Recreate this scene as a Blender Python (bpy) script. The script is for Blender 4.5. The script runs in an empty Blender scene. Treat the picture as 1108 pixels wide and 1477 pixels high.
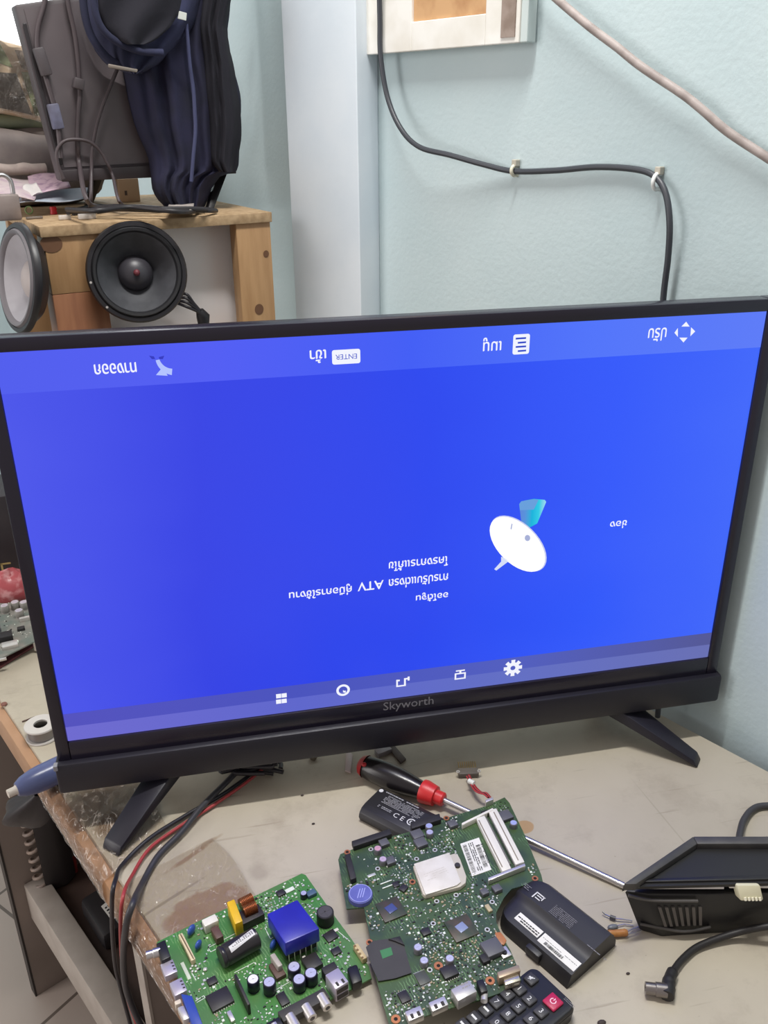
import bpy, bmesh, math, random
from mathutils import Vector, Matrix
random.seed(7)
PI = math.pi
sc = bpy.context.scene
COL = sc.collection
V = Vector

# ------------------------------------------------------------------ camera model (metres; the bench top is z = 0, the television stands along X)
FPX, W, H = 1270.0, 1108.0, 1477.0
CAM = V((0.16863, -0.75528, 0.67093))
R0 = V((0.97911, -0.20321, -0.00728)); R1 = V((-0.09009, -0.40142, -0.91145)); R2 = V((0.18229, 0.89307, -0.41134))
def ray(u, v): return R0*((u-W/2)/FPX) + R1*((v-H/2)/FPX) + R2
def Z(u, v, z=0.0):
    d = ray(u, v); return CAM + d*((z-CAM.z)/d.z)
def Y(u, v, y):
    d = ray(u, v); return CAM + d*((y-CAM.y)/d.y)
def PL(u, v, nn, k):
    d = ray(u, v); return CAM + d*((k-CAM.dot(nn))/d.dot(nn))
def px(P):
    c = P-CAM; z = c.dot(R2); return (W/2+FPX*c.dot(R0)/z, H/2+FPX*c.dot(R1)/z)
WA = math.radians(29.5)
N = V((math.cos(WA), math.sin(WA), 0)); D = V((math.sin(WA), -math.cos(WA), 0)); UP = V((0, 0, 1))
KW = 0.634                                    # distance of the wall along N
def WL(u, v, off=0.0): return PL(u, v, N, KW-off)
def nd(n, d, z): return N*n + D*d + UP*z

# ------------------------------------------------------------------ materials
def lin(c):
    if isinstance(c, str):
        c = c.lstrip('#'); c = [int(c[i:i+2], 16)/255 for i in (0, 2, 4)]
        c = [x/12.92 if x <= .04045 else ((x+.055)/1.055)**2.4 for x in c]
    return (c[0], c[1], c[2], 1.0)
class NT:
    def __init__(s, m): s.t = m.node_tree; s.n = s.t.nodes; s.l = s.t.links
    def add(s, k, **kw):
        n = s.n.new(k)
        for a, b in kw.items():
            if hasattr(n, a): setattr(n, a, b)
        return n
    def link(s, a, b): s.l.new(a, b)
MATS = {}
def mat(name, col, rough=.5, metal=0.0, col2=None, scale=40.0, mix=(.4, .65), bump=0.0, bscale=None, spec=.5, emit=None, estr=1.0, stretch=None, coat=0.0, sheen=0.0):
    if name in MATS: return MATS[name]
    m = bpy.data.materials.new(name); m.use_nodes = True; t = NT(m)
    b = t.n['Principled BSDF']; b.inputs['Base Color'].default_value = lin(col); b.inputs['Roughness'].default_value = rough
    b.inputs['Metallic'].default_value = metal; b.inputs['Specular IOR Level'].default_value = spec
    if coat: b.inputs['Coat Weight'].default_value = coat; b.inputs['Coat Roughness'].default_value = .12
    if sheen: b.inputs['Sheen Weight'].default_value = sheen
    tc = t.add('ShaderNodeTexCoord'); src = tc.outputs['Object']
    if stretch:
        mp = t.add('ShaderNodeMapping'); mp.inputs['Scale'].default_value = stretch; t.link(src, mp.inputs['Vector']); src = mp.outputs['Vector']
    if col2 is not None:
        nz = t.add('ShaderNodeTexNoise'); nz.inputs['Scale'].default_value = scale; nz.inputs['Detail'].default_value = 6
        t.link(src, nz.inputs['Vector'])
        rp = t.add('ShaderNodeValToRGB'); rp.color_ramp.elements[0].position = mix[0]; rp.color_ramp.elements[1].position = mix[1]
        rp.color_ramp.elements[0].color = lin(col); rp.color_ramp.elements[1].color = lin(col2)
        t.link(nz.outputs['Fac'], rp.inputs['Fac']); t.link(rp.outputs['Color'], b.inputs['Base Color'])
    if bump:
        nb = t.add('ShaderNodeTexNoise'); nb.inputs['Scale'].default_value = bscale or scale; nb.inputs['Detail'].default_value = 4
        t.link(src, nb.inputs['Vector'])
        bp = t.add('ShaderNodeBump'); bp.inputs['Strength'].default_value = bump; bp.inputs['Distance'].default_value = .002
        t.link(nb.outputs['Fac'], bp.inputs['Height']); t.link(bp.outputs['Normal'], b.inputs['Normal'])
    if emit is not None:
        b.inputs['Emission Color'].default_value = lin(emit); b.inputs['Emission Strength'].default_value = estr
    MATS[name] = m; return m
def emis(name, col, s=1.0):
    if name in MATS: return MATS[name]
    m = bpy.data.materials.new(name); m.use_nodes = True; t = NT(m)
    t.n.remove(t.n['Principled BSDF']); e = t.add('ShaderNodeEmission'); e.inputs['Color'].default_value = lin(col); e.inputs['Strength'].default_value = s
    t.link(e.outputs[0], t.n['Material Output'].inputs['Surface']); MATS[name] = m; return m

# ------------------------------------------------------------------ mesh builder
class MB:
    def __init__(s): s.bm = bmesh.new()
    def faces(s, vs, fs):
        b = [s.bm.verts.new(v) for v in vs]
        for f in fs:
            try: s.bm.faces.new([b[i] for i in f])
            except ValueError: pass
        return s
    def box(s, c, size, rz=0.0, M=None, bev=0.0):
        hx, hy, hz = size[0]/2, size[1]/2, size[2]/2
        T = M if M is not None else Matrix.Translation(V(c)) @ Matrix.Rotation(rz, 4, 'Z')
        t = bmesh.new(); bmesh.ops.create_cube(t, size=1.0)
        for v in t.verts: v.co = V((v.co.x*hx*2, v.co.y*hy*2, v.co.z*hz*2))
        if bev: bmesh.ops.bevel(t, geom=list(t.edges), offset=bev, segments=2, affect='EDGES', profile=.5)
        for v in t.verts: v.co = T @ v.co
        s.merge(t); return s
    def merge(s, t):
        t.verts.ensure_lookup_table(); mp = {}
        for v in t.verts: mp[v.index] = s.bm.verts.new(v.co)
        for f in t.faces:
            try: s.bm.faces.new([mp[v.index] for v in f.verts])
            except ValueError: pass
        t.free()
    def hexa(s, bot, top, bev=0.0):
        t = bmesh.new(); b = [t.verts.new(p) for p in bot]; u = [t.verts.new(p) for p in top]; n = len(b)
        t.faces.new(list(reversed(b))); t.faces.new(u)
        for i in range(n): t.faces.new([b[i], b[(i+1) % n], u[(i+1) % n], u[i]])
        bmesh.ops.recalc_face_normals(t, faces=list(t.faces))
        if bev: bmesh.ops.bevel(t, geom=list(t.edges), offset=bev, segments=2, affect='EDGES', profile=.5)
        t.verts.index_update(); s.merge(t); return s
    def prism(s, poly, z0, z1, bev=0.0):       # polygon of points, extruded straight up from z0 to z1
        return s.hexa([V((p[0], p[1], z0)) for p in poly], [V((p[0], p[1], z1)) for p in poly], bev)
    def slab(s, poly, vec, bev=0.0):           # any planar polygon, extruded along vec
        return s.hexa([V(p) for p in poly], [V(p)+vec for p in poly], bev)
    def cyl(s, p0, p1, r0, r1=None, n=20, cap=True):
        return s.tube([p0, p1], [r0, r0 if r1 is None else r1], n)
    def tube(s, pts, r, n=10, closed=False):
        pts = [V(p) for p in pts]; k = len(pts); rs = r if isinstance(r, (list, tuple)) else [r]*k
        ref = None; rings = []
        for i, p in enumerate(pts):
            a = pts[max(i-1, 0)]; b = pts[min(i+1, k-1)]; t = (b-a)
            if t.length < 1e-9: t = V((0, 0, 1))
            t.normalize()
            if ref is None:
                ref = t.cross(UP)
                if ref.length < 1e-3: ref = t.cross(V((1, 0, 0)))
            ref = ref - t*ref.dot(t)
            if ref.length < 1e-6: ref = t.orthogonal()
            ref.normalize(); bi = t.cross(ref)
            rings.append([s.bm.verts.new(p + (ref*math.cos(2*PI*j/n) + bi*math.sin(2*PI*j/n))*rs[i]) for j in range(n)])
        for i in range(k-1):
            for j in range(n):
                s.bm.faces.new([rings[i][j], rings[i][(j+1) % n], rings[i+1][(j+1) % n], rings[i+1][j]])
        s.bm.faces.new(list(reversed(rings[0]))); s.bm.faces.new(rings[-1]); return s
    def lathe(s, prof, o, ax, n=40):           # prof: (radius, distance along ax)
        ax = V(ax).normalized(); a = ax.orthogonal().normalized(); b = ax.cross(a); o = V(o); rings = []
        for r, h in prof:
            rings.append([s.bm.verts.new(o + ax*h + (a*math.cos(2*PI*j/n)+b*math.sin(2*PI*j/n))*max(r, 1e-5)) for j in range(n)])
        for i in range(len(rings)-1):
            for j in range(n):
                s.bm.faces.new([rings[i][j], rings[i][(j+1) % n], rings[i+1][(j+1) % n], rings[i+1][j]])
        return s
    def ball(s, c, r, sx=1, sy=1, sz=1, n=12):
        t = bmesh.new(); bmesh.ops.create_uvsphere(t, u_segments=n, v_segments=max(6, n//2+2), radius=r)
        for v in t.verts: v.co = V(c)+V((v.co.x*sx, v.co.y*sy, v.co.z*sz))
        t.verts.index_update(); s.merge(t); return s
    def grid(s, nu, nv, fn, thick=None):
        g = [[s.bm.verts.new(fn(i/nu, j/nv)) for j in range(nv+1)] for i in range(nu+1)]
        for i in range(nu):
            for j in range(nv): s.bm.faces.new([g[i][j], g[i+1][j], g[i+1][j+1], g[i][j+1]])
        return s
    def done(s, name, m, parent=None, smooth=None, loc=None, recalc=True, **kw):
        bm = s.bm
        if recalc: bmesh.ops.recalc_face_normals(bm, faces=list(bm.faces))
        me = bpy.data.meshes.new(name)
        T = None
        if parent is not None: T = wm(parent).inverted()
        elif loc is not None: T = Matrix.Translation(-V(loc))
        if T is not None: bm.transform(T)
        bm.to_mesh(me); bm.free()
        if smooth is not None:
            for p in me.polygons: p.use_smooth = True
            try: me.set_sharp_from_angle(angle=math.radians(smooth))
            except Exception: pass
        me.materials.append(m)
        o = bpy.data.objects.new(name, me); COL.objects.link(o)
        if parent is not None: o.parent = parent
        elif loc is not None: o.location = loc
        for k, v in kw.items(): o[k] = v
        return o
def wm(o):
    M = o.matrix_basis.copy()
    while o.parent: o = o.parent; M = o.matrix_basis @ M
    return M
def thing(name, label, cat, loc, rz=0.0, group=None):
    o = bpy.data.objects.new(name, None); COL.objects.link(o); o.empty_display_size = .02
    o.location = loc; o.rotation_euler = (0, 0, rz); o['label'] = label; o['category'] = cat
    if group: o['group'] = group
    return o
def tag(o, label, cat, group=None, kind=None):
    o['label'] = label; o['category'] = cat
    if group: o['group'] = group
    if kind: o['kind'] = kind
    return o
def struct(o): o['kind'] = 'structure'; return o
def inst(src, parent, P, rz=0.0, name=None):   # another copy of a part, sharing its mesh
    o = src.copy(); COL.objects.link(o); o.parent = parent
    Mi = wm(parent).inverted(); o.location = Mi @ V(P); o.rotation_euler = (0, 0, rz-parent.rotation_euler.z); return o
def part_at(mb, name, m, parent, P, rz=0.0, smooth=None, **kw):   # mesh authored round its own origin, placed at P
    me_o = mb.done(name, m, None, smooth, **kw); me_o.parent = parent
    me_o.location = wm(parent).inverted() @ V(P); me_o.rotation_euler = (0, 0, rz-parent.rotation_euler.z); return me_o
def spline(pts, k=8):
    P = [V(p) for p in pts]; out = []
    for i in range(len(P)-1):
        a = P[max(i-1, 0)]; b = P[i]; c = P[i+1]; d = P[min(i+2, len(P)-1)]
        for j in range(k):
            t = j/k; out.append(.5*((2*b)+(c-a)*t+(2*a-5*b+4*c-d)*t*t+(3*b-a-3*c+d)*t**3))
    out.append(P[-1]); return out
_tx = {}
def text_mesh(body, w=None, h=None):           # glyph outlines as points/faces, centred, scaled to width w or height h
    c = bpy.data.curves.new('t', 'FONT'); c.body = body; c.resolution_u = 2
    o = bpy.data.objects.new('t', c); COL.objects.link(o); dg = bpy.context.evaluated_depsgraph_get()
    me = bpy.data.meshes.new_from_object(o.evaluated_get(dg)); vs = [v.co.copy() for v in me.vertices]; fs = [tuple(p.vertices) for p in me.polygons]
    bpy.data.objects.remove(o); bpy.data.curves.remove(c); bpy.data.meshes.remove(me)
    x0 = min(v.x for v in vs); x1 = max(v.x for v in vs); y0 = min(v.y for v in vs); y1 = max(v.y for v in vs)
    k = w/(x1-x0) if w else h/(y1-y0)
    return [V(((v.x-(x0+x1)/2)*k, (v.y-(y0+y1)/2)*k, 0)) for v in vs], fs
def text(mb, body, P, ex, ey, w=None, h=None, shear=1.0):
    vs, fs = text_mesh(body, w, h); ex = V(ex).normalized(); ey = V(ey).normalized()
    mb.faces([V(P)+ex*v.x+ey*v.y*shear for v in vs], fs); return mb
def dashes(mb, P, ex, ey, w, h, rows, fill=.45, seed=1, gap=.25):   # tiny unreadable print, as broken rules
    r = random.Random(seed); ex = V(ex).normalized(); ey = V(ey).normalized(); P = V(P); rh = h/rows
    for i in range(rows):
        x = -w/2
        while x < w/2:
            l = rh*r.uniform(.5, 1.6); l = min(l, w/2-x)
            if r.random() < .85:
                y = h/2-rh*(i+.5)
                q = [(x, y-rh*fill/2), (x+l, y-rh*fill/2), (x+l, y+rh*fill/2), (x, y+rh*fill/2)]
                mb.faces([P+ex*a+ey*b for a, b in q], [(0, 1, 2, 3)])
            x += l+rh*gap
    return mb
def bars(mb, P, ex, ey, w, h, n, seed=1):      # a barcode
    r = random.Random(seed); ex = V(ex).normalized(); ey = V(ey).normalized(); P = V(P); st = w/n
    for i in range(n):
        k = r.uniform(.25, .75)*st; x = -w/2+i*st
        mb.faces([P+ex*a+ey*b for a, b in [(x, -h/2), (x+k, -h/2), (x+k, h/2), (x, h/2)]], [(0, 1, 2, 3)])
    return mb
def ring(mb, P, ex, ey, r0, r1, n=24, a0=0, a1=2*PI):
    vs = []; fs = []
    for i in range(n+1):
        t = a0+(a1-a0)*i/n
        vs += [P+ex*(r0*math.cos(t))+ey*(r0*math.sin(t)), P+ex*(r1*math.cos(t))+ey*(r1*math.sin(t))]
    for i in range(n): fs.append((2*i, 2*i+1, 2*i+3, 2*i+2))
    mb.faces(vs, fs); return mb
def flat(mb, P, ex, ey, pts):
    mb.faces([P+ex*a+ey*b for a, b in pts], [tuple(range(len(pts)))]); return mb

# ================================================================== the setting
M_wall = mat('pale_blue_paint', '#c3d3d6', .55, col2='#b9ccd0', scale=5, mix=(.35, .7), bump=.22, bscale=160)
M_pillar = mat('pale_blue_pillar_paint', '#d8e1e8', .4, col2='#cfdae3', scale=7, bump=.1, bscale=120)
M_side = mat('green_blue_paint', '#bfd6d3', .5, col2='#b6cdca', scale=9, bump=.1, bscale=120)
FZ = -.70
def rect(name, pts, m, kind=True):
    o = MB().faces(pts, [(0, 1, 2, 3)]).done(name, m, recalc=False)
    return struct(o)
# long wall behind the bench (solid, its face at KW)
ZT = 2.3
W0, W1, WZ0, WZ1 = -1.72, WL(150, 20).dot(D), WL(30, 110).z, 1.95      # window opening in the same wall, beyond the shelf
wb = MB()
for (a, b, z0, z1) in ((-2.0, W0, FZ, ZT), (W1, 1.6, FZ, ZT), (W0, W1, FZ, WZ0), (W0, W1, WZ1, ZT)):
    wb.hexa([nd(KW, a, z0), nd(KW, b, z0), nd(KW+.1, b, z0), nd(KW+.1, a, z0)], [nd(KW, a, z1), nd(KW, b, z1), nd(KW+.1, b, z1), nd(KW+.1, a, z1)])
struct(wb.done('wall_right', M_wall))
# pillar: right inner corner at u=548, front right edge at u=517, front left edge at u=420 (all at v=300)
cB = WL(548, 300); dB = cB.dot(D); best = None
for i in range(1, 200):
    p = i*.001; q = N*(KW-p)+D*dB+UP*cB.z
    e = abs(px(q)[0]-518)
    if best is None or e < best[0]: best = (e, p)
PP = best[1]; dL = PL(419, 300, N, KW-PP).dot(D)
pb = MB().hexa([nd(KW-PP, dL, FZ), nd(KW-PP, dB, FZ), nd(KW, dB, FZ), nd(KW, dL, FZ)], [nd(KW-PP, dL, ZT), nd(KW-PP, dB, ZT), nd(KW, dB, ZT), nd(KW, dL, ZT)], bev=.003)
struct(pb.done('wall_pillar', M_pillar, smooth=30))
# far wall with the window, behind the shelf
DW = -1.9
wm_ = MB()
for (a, b, z0, z1) in ((-2.2, KW, FZ, ZT),):
    wm_.hexa([nd(a, DW, z0), nd(b, DW, z0), nd(b, DW-.1, z0), nd(a, DW-.1, z0)], [nd(a, DW, z1), nd(b, DW, z1), nd(b, DW-.1, z1), nd(a, DW-.1, z1)])
struct(wm_.done('wall_back', M_wall))
wf = MB(); fw = .035
for (a, b, z0, z1) in ((W0, W0+fw, WZ0, WZ1), (W1-fw, W1, WZ0, WZ1), (W0+fw, W1-fw, WZ0, WZ0+fw), (W0+fw, W1-fw, WZ1-fw, WZ1)):
    wf.hexa([nd(KW+.02, a, z0), nd(KW+.02, b, z0), nd(KW+.06, b, z0), nd(KW+.06, a, z0)], [nd(KW+.02, a, z1), nd(KW+.02, b, z1), nd(KW+.06, b, z1), nd(KW+.06, a, z1)])
win = struct(wf.done('window_1', mat('window_white', '#e8e8e6', .5)))
MB().hexa([nd(KW+.04, W0+fw, WZ0+fw), nd(KW+.04, W1-fw, WZ0+fw), nd(KW+.045, W1-fw, WZ0+fw), nd(KW+.045, W0+fw, WZ0+fw)], [nd(KW+.04, W0+fw, WZ1-fw), nd(KW+.04, W1-fw, WZ1-fw), nd(KW+.045, W1-fw, WZ1-fw), nd(KW+.045, W0+fw, WZ1-fw)]).done('window_pane', emis('daylight_glass', '#fbfcff', 2.2), win)
# tiled floor
M_floor = mat('floor_tile', '#b3a79c', .35)
t = NT(M_floor); b = t.n['Principled BSDF']; tc = t.add('ShaderNodeTexCoord'); mp = t.add('ShaderNodeMapping'); mp.inputs['Rotation'].default_value = (0, 0, WA+.3); mp.inputs['Location'].default_value = (.07, .12, 0)
br = t.add('ShaderNodeTexBrick'); br.offset = 0; br.inputs['Scale'].default_value = 1.0; br.inputs['Brick Width'].default_value = .3; br.inputs['Row Height'].default_value = .3
br.inputs['Mortar Size'].default_value = .003; br.inputs['Color1'].default_value = lin('#b9aca2'); br.inputs['Color2'].default_value = lin('#b1a399'); br.inputs['Mortar'].default_value = lin('#6d625a')
t.link(tc.outputs['Object'], mp.inputs['Vector']); t.link(mp.outputs['Vector'], br.inputs['Vector']); t.link(br.outputs['Color'], b.inputs['Base Color'])
fl = MB().hexa([nd(-2.2, 1.6, FZ-.05), nd(KW+.1, 1.6, FZ-.05), nd(KW+.1, DW-.1, FZ-.05), nd(-2.2, DW-.1, FZ-.05)], [nd(-2.2, 1.6, FZ), nd(KW+.1, 1.6, FZ), nd(KW+.1, DW-.1, FZ), nd(-2.2, DW-.1, FZ)])
struct(fl.done('floor', M_floor))

# ------------------------------------------------------------------ wall box, cables and clips
M_bw = mat('white_painted_board', '#ecebe6', .5, col2='#dedbd2', scale=18, bump=.05)
off = .020
d0 = WL(518, 80, off).dot(D); d1 = WL(748, 64, off).dot(D); zb = WL(518, 80, off).z; d2 = d1+.006
bx = thing('wall_box', 'white painted wooden wall box with a tan recessed square in its face', 'wall box', nd(KW, (d0+d1)/2, zb))
r0 = WL(597, 30, off-.004); r1 = WL(704, 22, off-.004)
ZB = zb+.22
fr = MB()
def wbx(mb, a, b, z0, z1, o0, o1, bev=.001):
    mb.hexa([nd(KW-o1, a, z0), nd(KW-o1, b, z0), nd(KW-o0, b, z0), nd(KW-o0, a, z0)], [nd(KW-o1, a, z1), nd(KW-o1, b, z1), nd(KW-o0, b, z1), nd(KW-o0, a, z1)], bev)
dr0, dr1, zr = r0.dot(D), r1.dot(D), (r0.z+r1.z)/2
wbx(fr, d0, dr0, zb, ZB, .012, off); wbx(fr, dr1, d1, zb, ZB, .012, off); wbx(fr, dr0, dr1, zb, zr, .012, off); wbx(fr, dr0, dr1, zr+.10, ZB, .012, off)
fr.done('front_board', M_bw, bx)
cs = MB(); wbx(cs, d0+.012, d1-.004, zb+.004, ZB, 0.0, .012); cs.done('back_box', mat('pale_box_side', '#cfd3d0', .6), bx)
rc = MB(); wbx(rc, dr0, dr1, zr, zr+.10, .012, .0165); rc.done('recess_panel', mat('tan_bare_board', '#c99f72', .6, col2='#a5754a', scale=30, mix=(.45, .8)), bx, label='tan bare recessed panel')
st = MB(); a0 = WL(722, 60, off+.001).dot(D); a1 = WL(742, 60, off+.001).dot(D); wbx(st, a0, a1, zb+.006, ZB, off, off+.0015, 0); st.done('trim_strip', mat('brown_grey_strip', '#9a8a80', .5, col2='#857468', scale=60), bx, label='brown grey strip down the right side')
sd = MB(); wbx(sd, d1, d2+.004, zb, ZB, .003, off-.002); sd.done('side_board', mat('pale_blue_side', '#c4d0cf', .5), bx)

M_cab = mat('grey_black_cable', '#3a3d44', .45)
c1 = [WL(u, v, o) for u, v, o in [(547, -20, .027), (548, 30, .025), (549, 80, .025), (559, 140, .024), (578, 185, .026), (605, 212, .028), (650, 224, .022), (700, 238, .012), (742, 247, .006), (800, 246, .006), (860, 241, .006), (915, 244, .006), (944, 254, .008), (960, 278, .012), (966, 320, .016), (964, 370, .014), (957, 430, .012), (951, 520, .012)]]
e = c1[-1]; c1 += [e+V((0, 0, -.12)), V((.665, .035, .12)), V((.664, .033, .06)), V((.665, .030, .004))]
tag(MB().tube(spline(c1, 6), .0033, 10).done('power_cable', M_cab, smooth=60, loc=c1[-1]), 'dark grey cable hanging from the wall box and running down behind the television', 'cable')
M_cab2 = mat('dusty_grey_cable', '#a59a96', .6, col2='#8d827e', scale=50)
c2 = [WL(u, v, o) for u, v, o in [(700, -150, .012), (745, -70, .018), (780, -24, .02), (805, 0, .02), (850, 38, .019), (890, 68, .018), (925, 96, .018), (985, 136, .016), (1015, 160, .016), (1050, 190, .012), (1108, 228, .010), (1150, 255, .008), (1230, 300, .007), (1340, 350, .007), (1470, 400, .007)]]
tag(MB().tube(spline(c2, 6), .0042, 10).done('wall_cable', M_cab2, smooth=60, loc=c2[4]), 'dusty brown grey cable slanting down across the upper right wall', 'cable')
def clip(u, v, name, col, label, r):
    P = WL(u, v, .006); root = thing(name, label, 'cable clip', P, 0, 'cable clips on the wall')
    ex, ez = D, UP
    k = MB(); pts = []
    for i in range(9):
        a = PI*i/8; pts.append(P + ez*(r*math.cos(a)) - N*(r*math.sin(a)))
    k.tube([P+ez*r+N*.006]+pts+[P-ez*r+N*.006], .0022, 8); k.done('clip_band', mat(name+'_plastic'+col[1:], col, .5, scale=90), root, smooth=50)
    k = MB(); k.box((0, 0, 0), (.008, .007, .008), M=Matrix.Translation(P+ez*(r+.003)+N*.002) @ Matrix.Rotation(WA, 4, 'Z'), bev=.001); k.done('nail_head', mat('clip_nail', '#b9b4a6', .4), root)
clip(742, 246, 'cable_clip', '#dcd8c4', 'small cream clip holding the dark wall cable midway along its level run', .0052)
clip(948, 262, 'cable_clip', '#e8ecea', 'lumpy white clip holding the dark wall cable at its downward bend', .0075)

# ================================================================== television
ZS0, ZS1, XS1 = .105, .497, .698
M_tv = mat('glossy_black_plastic', '#1f1b2b', .25, spec=.5)  # purple tint in the base colour stands in for haze off the screen
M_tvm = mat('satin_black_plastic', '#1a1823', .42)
tv = thing('television', 'large black flat television on splayed feet showing an upside down blue menu', 'television', (.35, .02, 0))
# bezel frame round the glass
b = MB(); X0, X1, Z0, Z1 = -.0125, .7115, .082, .509
def bar(mb, x0, x1, z0, z1, y0, y1, bev=.0015): mb.hexa([(x0, y0, z0), (x1, y0, z0), (x1, y1, z0), (x0, y1, z0)], [(x0, y0, z1), (x1, y0, z1), (x1, y1, z1), (x0, y1, z1)], bev); return mb
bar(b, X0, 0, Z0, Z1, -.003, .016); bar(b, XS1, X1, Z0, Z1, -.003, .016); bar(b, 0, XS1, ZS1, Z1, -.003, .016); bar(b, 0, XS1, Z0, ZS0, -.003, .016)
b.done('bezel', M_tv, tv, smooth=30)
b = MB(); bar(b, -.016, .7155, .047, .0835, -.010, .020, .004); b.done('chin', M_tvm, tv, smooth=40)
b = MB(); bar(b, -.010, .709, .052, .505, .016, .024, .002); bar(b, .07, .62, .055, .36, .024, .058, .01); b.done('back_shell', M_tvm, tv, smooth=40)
# screen
M_scr = emis('lit_blue_panel', '#2a48ee', 1.0)
t = NT(M_scr); tc = t.add('ShaderNodeTexCoord'); sep = t.add('ShaderNodeSeparateXYZ'); t.link(tc.outputs['Generated'], sep.inputs[0])
rp = t.add('ShaderNodeValToRGB'); els = rp.color_ramp.elements
els[0].position = 0.0; els[0].color = lin('#4a55ea'); els[1].position = 1.0; els[1].color = lin('#3e66fa')
for p, c in ((.22, '#3442e4'), (.5, '#2746ee'), (.78, '#3058fa')):
    e_ = els.new(p); e_.color = lin(c)
nz = t.add('ShaderNodeTexNoise'); nz.inputs['Scale'].default_value = 3; mx = t.add('ShaderNodeMath', operation='MULTIPLY_ADD'); mx.inputs[1].default_value = .14; 
t.link(tc.outputs['Generated'], nz.inputs['Vector']); t.link(nz.outputs['Fac'], mx.inputs[0]); ad = t.add('ShaderNodeMath', operation='SUBTRACT'); ad.inputs[1].default_value = .07
t.link(sep.outputs['X'], ad.inputs[0]); t.link(ad.outputs[0], mx.inputs[2]); t.link(mx.outputs[0], rp.inputs['Fac'])
em = [n for n in t.n if n.type == 'EMISSION'][0]; t.link(rp.outputs['Color'], em.inputs['Color'])
# thin gloss layer of the panel on top of the light
gl = t.add('ShaderNodeBsdfGlossy'); gl.inputs['Roughness'].default_value = .28; gl.inputs['Color'].default_value = (.03, .03, .03, 1); sh = t.add('ShaderNodeAddShader')
t.link(em.outputs[0], sh.inputs[0]); t.link(gl.outputs[0], sh.inputs[1]); t.link(sh.outputs[0], t.n['Material Output'].inputs['Surface'])
scr = MB().faces([(0, 0, ZS0), (XS1, 0, ZS0), (XS1, 0, ZS1), (0, 0, ZS1)], [(0, 1, 2, 3)]).done('screen', M_scr, tv, recalc=False)
def S(u, v, lay=1): return Y(u, v, -.0003*lay)
def sub(mb, name, m, **kw): return mb.done(name, m, scr, recalc=False, **kw)
def SF(pts, lay):      # polygon on the panel
    return MB().faces([S(u, v, lay) for u, v in pts], [tuple(range(len(pts)))])
zt = (Y(0, 573, 0).z+Y(1085, 498, 0).z)/2; zl = (Y(95, 1030, 0).z+Y(1025, 912, 0).z)/2; zm = (Y(95, 1047, 0).z+Y(1023, 931, 0).z)/2
def band(z0, z1, lay): return MB().faces([(0, -.0003*lay, z0), (XS1, -.0003*lay, z0), (XS1, -.0003*lay, z1), (0, -.0003*lay, z1)], [(0, 1, 2, 3)])
def ramp_emis(name, cols):
    m = emis(name, cols[0]); t = NT(m); tc = t.add('ShaderNodeTexCoord'); sep = t.add('ShaderNodeSeparateXYZ'); t.link(tc.outputs['Generated'], sep.inputs[0])
    rp = t.add('ShaderNodeValToRGB'); rp.color_ramp.elements[0].color = lin(cols[0]); rp.color_ramp.elements[1].color = lin(cols[-1])
    for i, c in enumerate(cols[1:-1]): e = rp.color_ramp.elements.new((i+1)/(len(cols)-1)); e.color = lin(c)
    t.link(sep.outputs['X'], rp.inputs['Fac']); em = [n for n in t.n if n.type == 'EMISSION'][0]; t.link(rp.outputs['Color'], em.inputs['Color']); return m
sub(band(zt, ZS1, 1), 'help_bar', ramp_emis('help_bar_light', ['#5460ee', '#5560f4', '#4560f6', '#5476fb', '#5f7df8']))
sub(band(zm, zl, 1), 'menu_bar', ramp_emis('menu_bar_dark', ['#5654bf', '#4c55be', '#5460c0', '#565a96']))
sub(band(ZS0, zm, 1), 'menu_bar', ramp_emis('menu_bar_pale', ['#706cd0', '#6068cc', '#6470c4', '#6a71b4']))
M_wh = emis('screen_white', '#f2f4ff', 1.0); M_bl = emis('screen_blue_ink', '#2f49c8', 1.0); M_pale = emis('screen_pale_blue', '#b4c4ff', 1.0)
EX, EZ = V((-1, 0, 0)), V((0, 0, -1))                     # the picture is upside down
def stext(body, ua, va, ub, vb, h=None, name='screen_text'):        # text spanning the pixels (ua,va)-(ub,vb)
    A = S(ua, va, 2); B = S(ub, vb, 2); w = abs(A.x-B.x)
    vs, fs = text_mesh(body, w); hh = max(q.y for q in vs)-min(q.y for q in vs)
    k = 1.0 if h is None else h/hh
    mb = MB(); text(mb, body, (A+B)/2, EX, EZ, w=w, shear=k); sub(mb, name, M_wh)
    mb = MB(); text(mb, body, (A+B)/2+V((.0004, .0002, .0003)), EX, EZ, w=w, shear=k); return sub(mb, name, M_wh)
stext('ทางออก', 136, 534, 196, 529, .0085)
stext('เข้า', 447, 516, 470, 513, .0115)
stext('เมนู', 697, 498, 723, 495, .012)
stext('ปรับ', 935, 484, 961, 482, .0125)
stext('ช่อง', 880, 758, 904, 756, .0085)
stext('โครงการแก้ไข', 561, 818, 646, 809, .0105)
stext('การปรับแต่งรถ', 561, 843, 646, 834, .011)
stext('ATV', 516, 847, 553, 843, .0095)
stext('คู่มือการใช้งาน', 417, 860, 507, 849, .012)
stext('ออโต้จูน', 600, 863, 646, 858, .0105)
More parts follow.
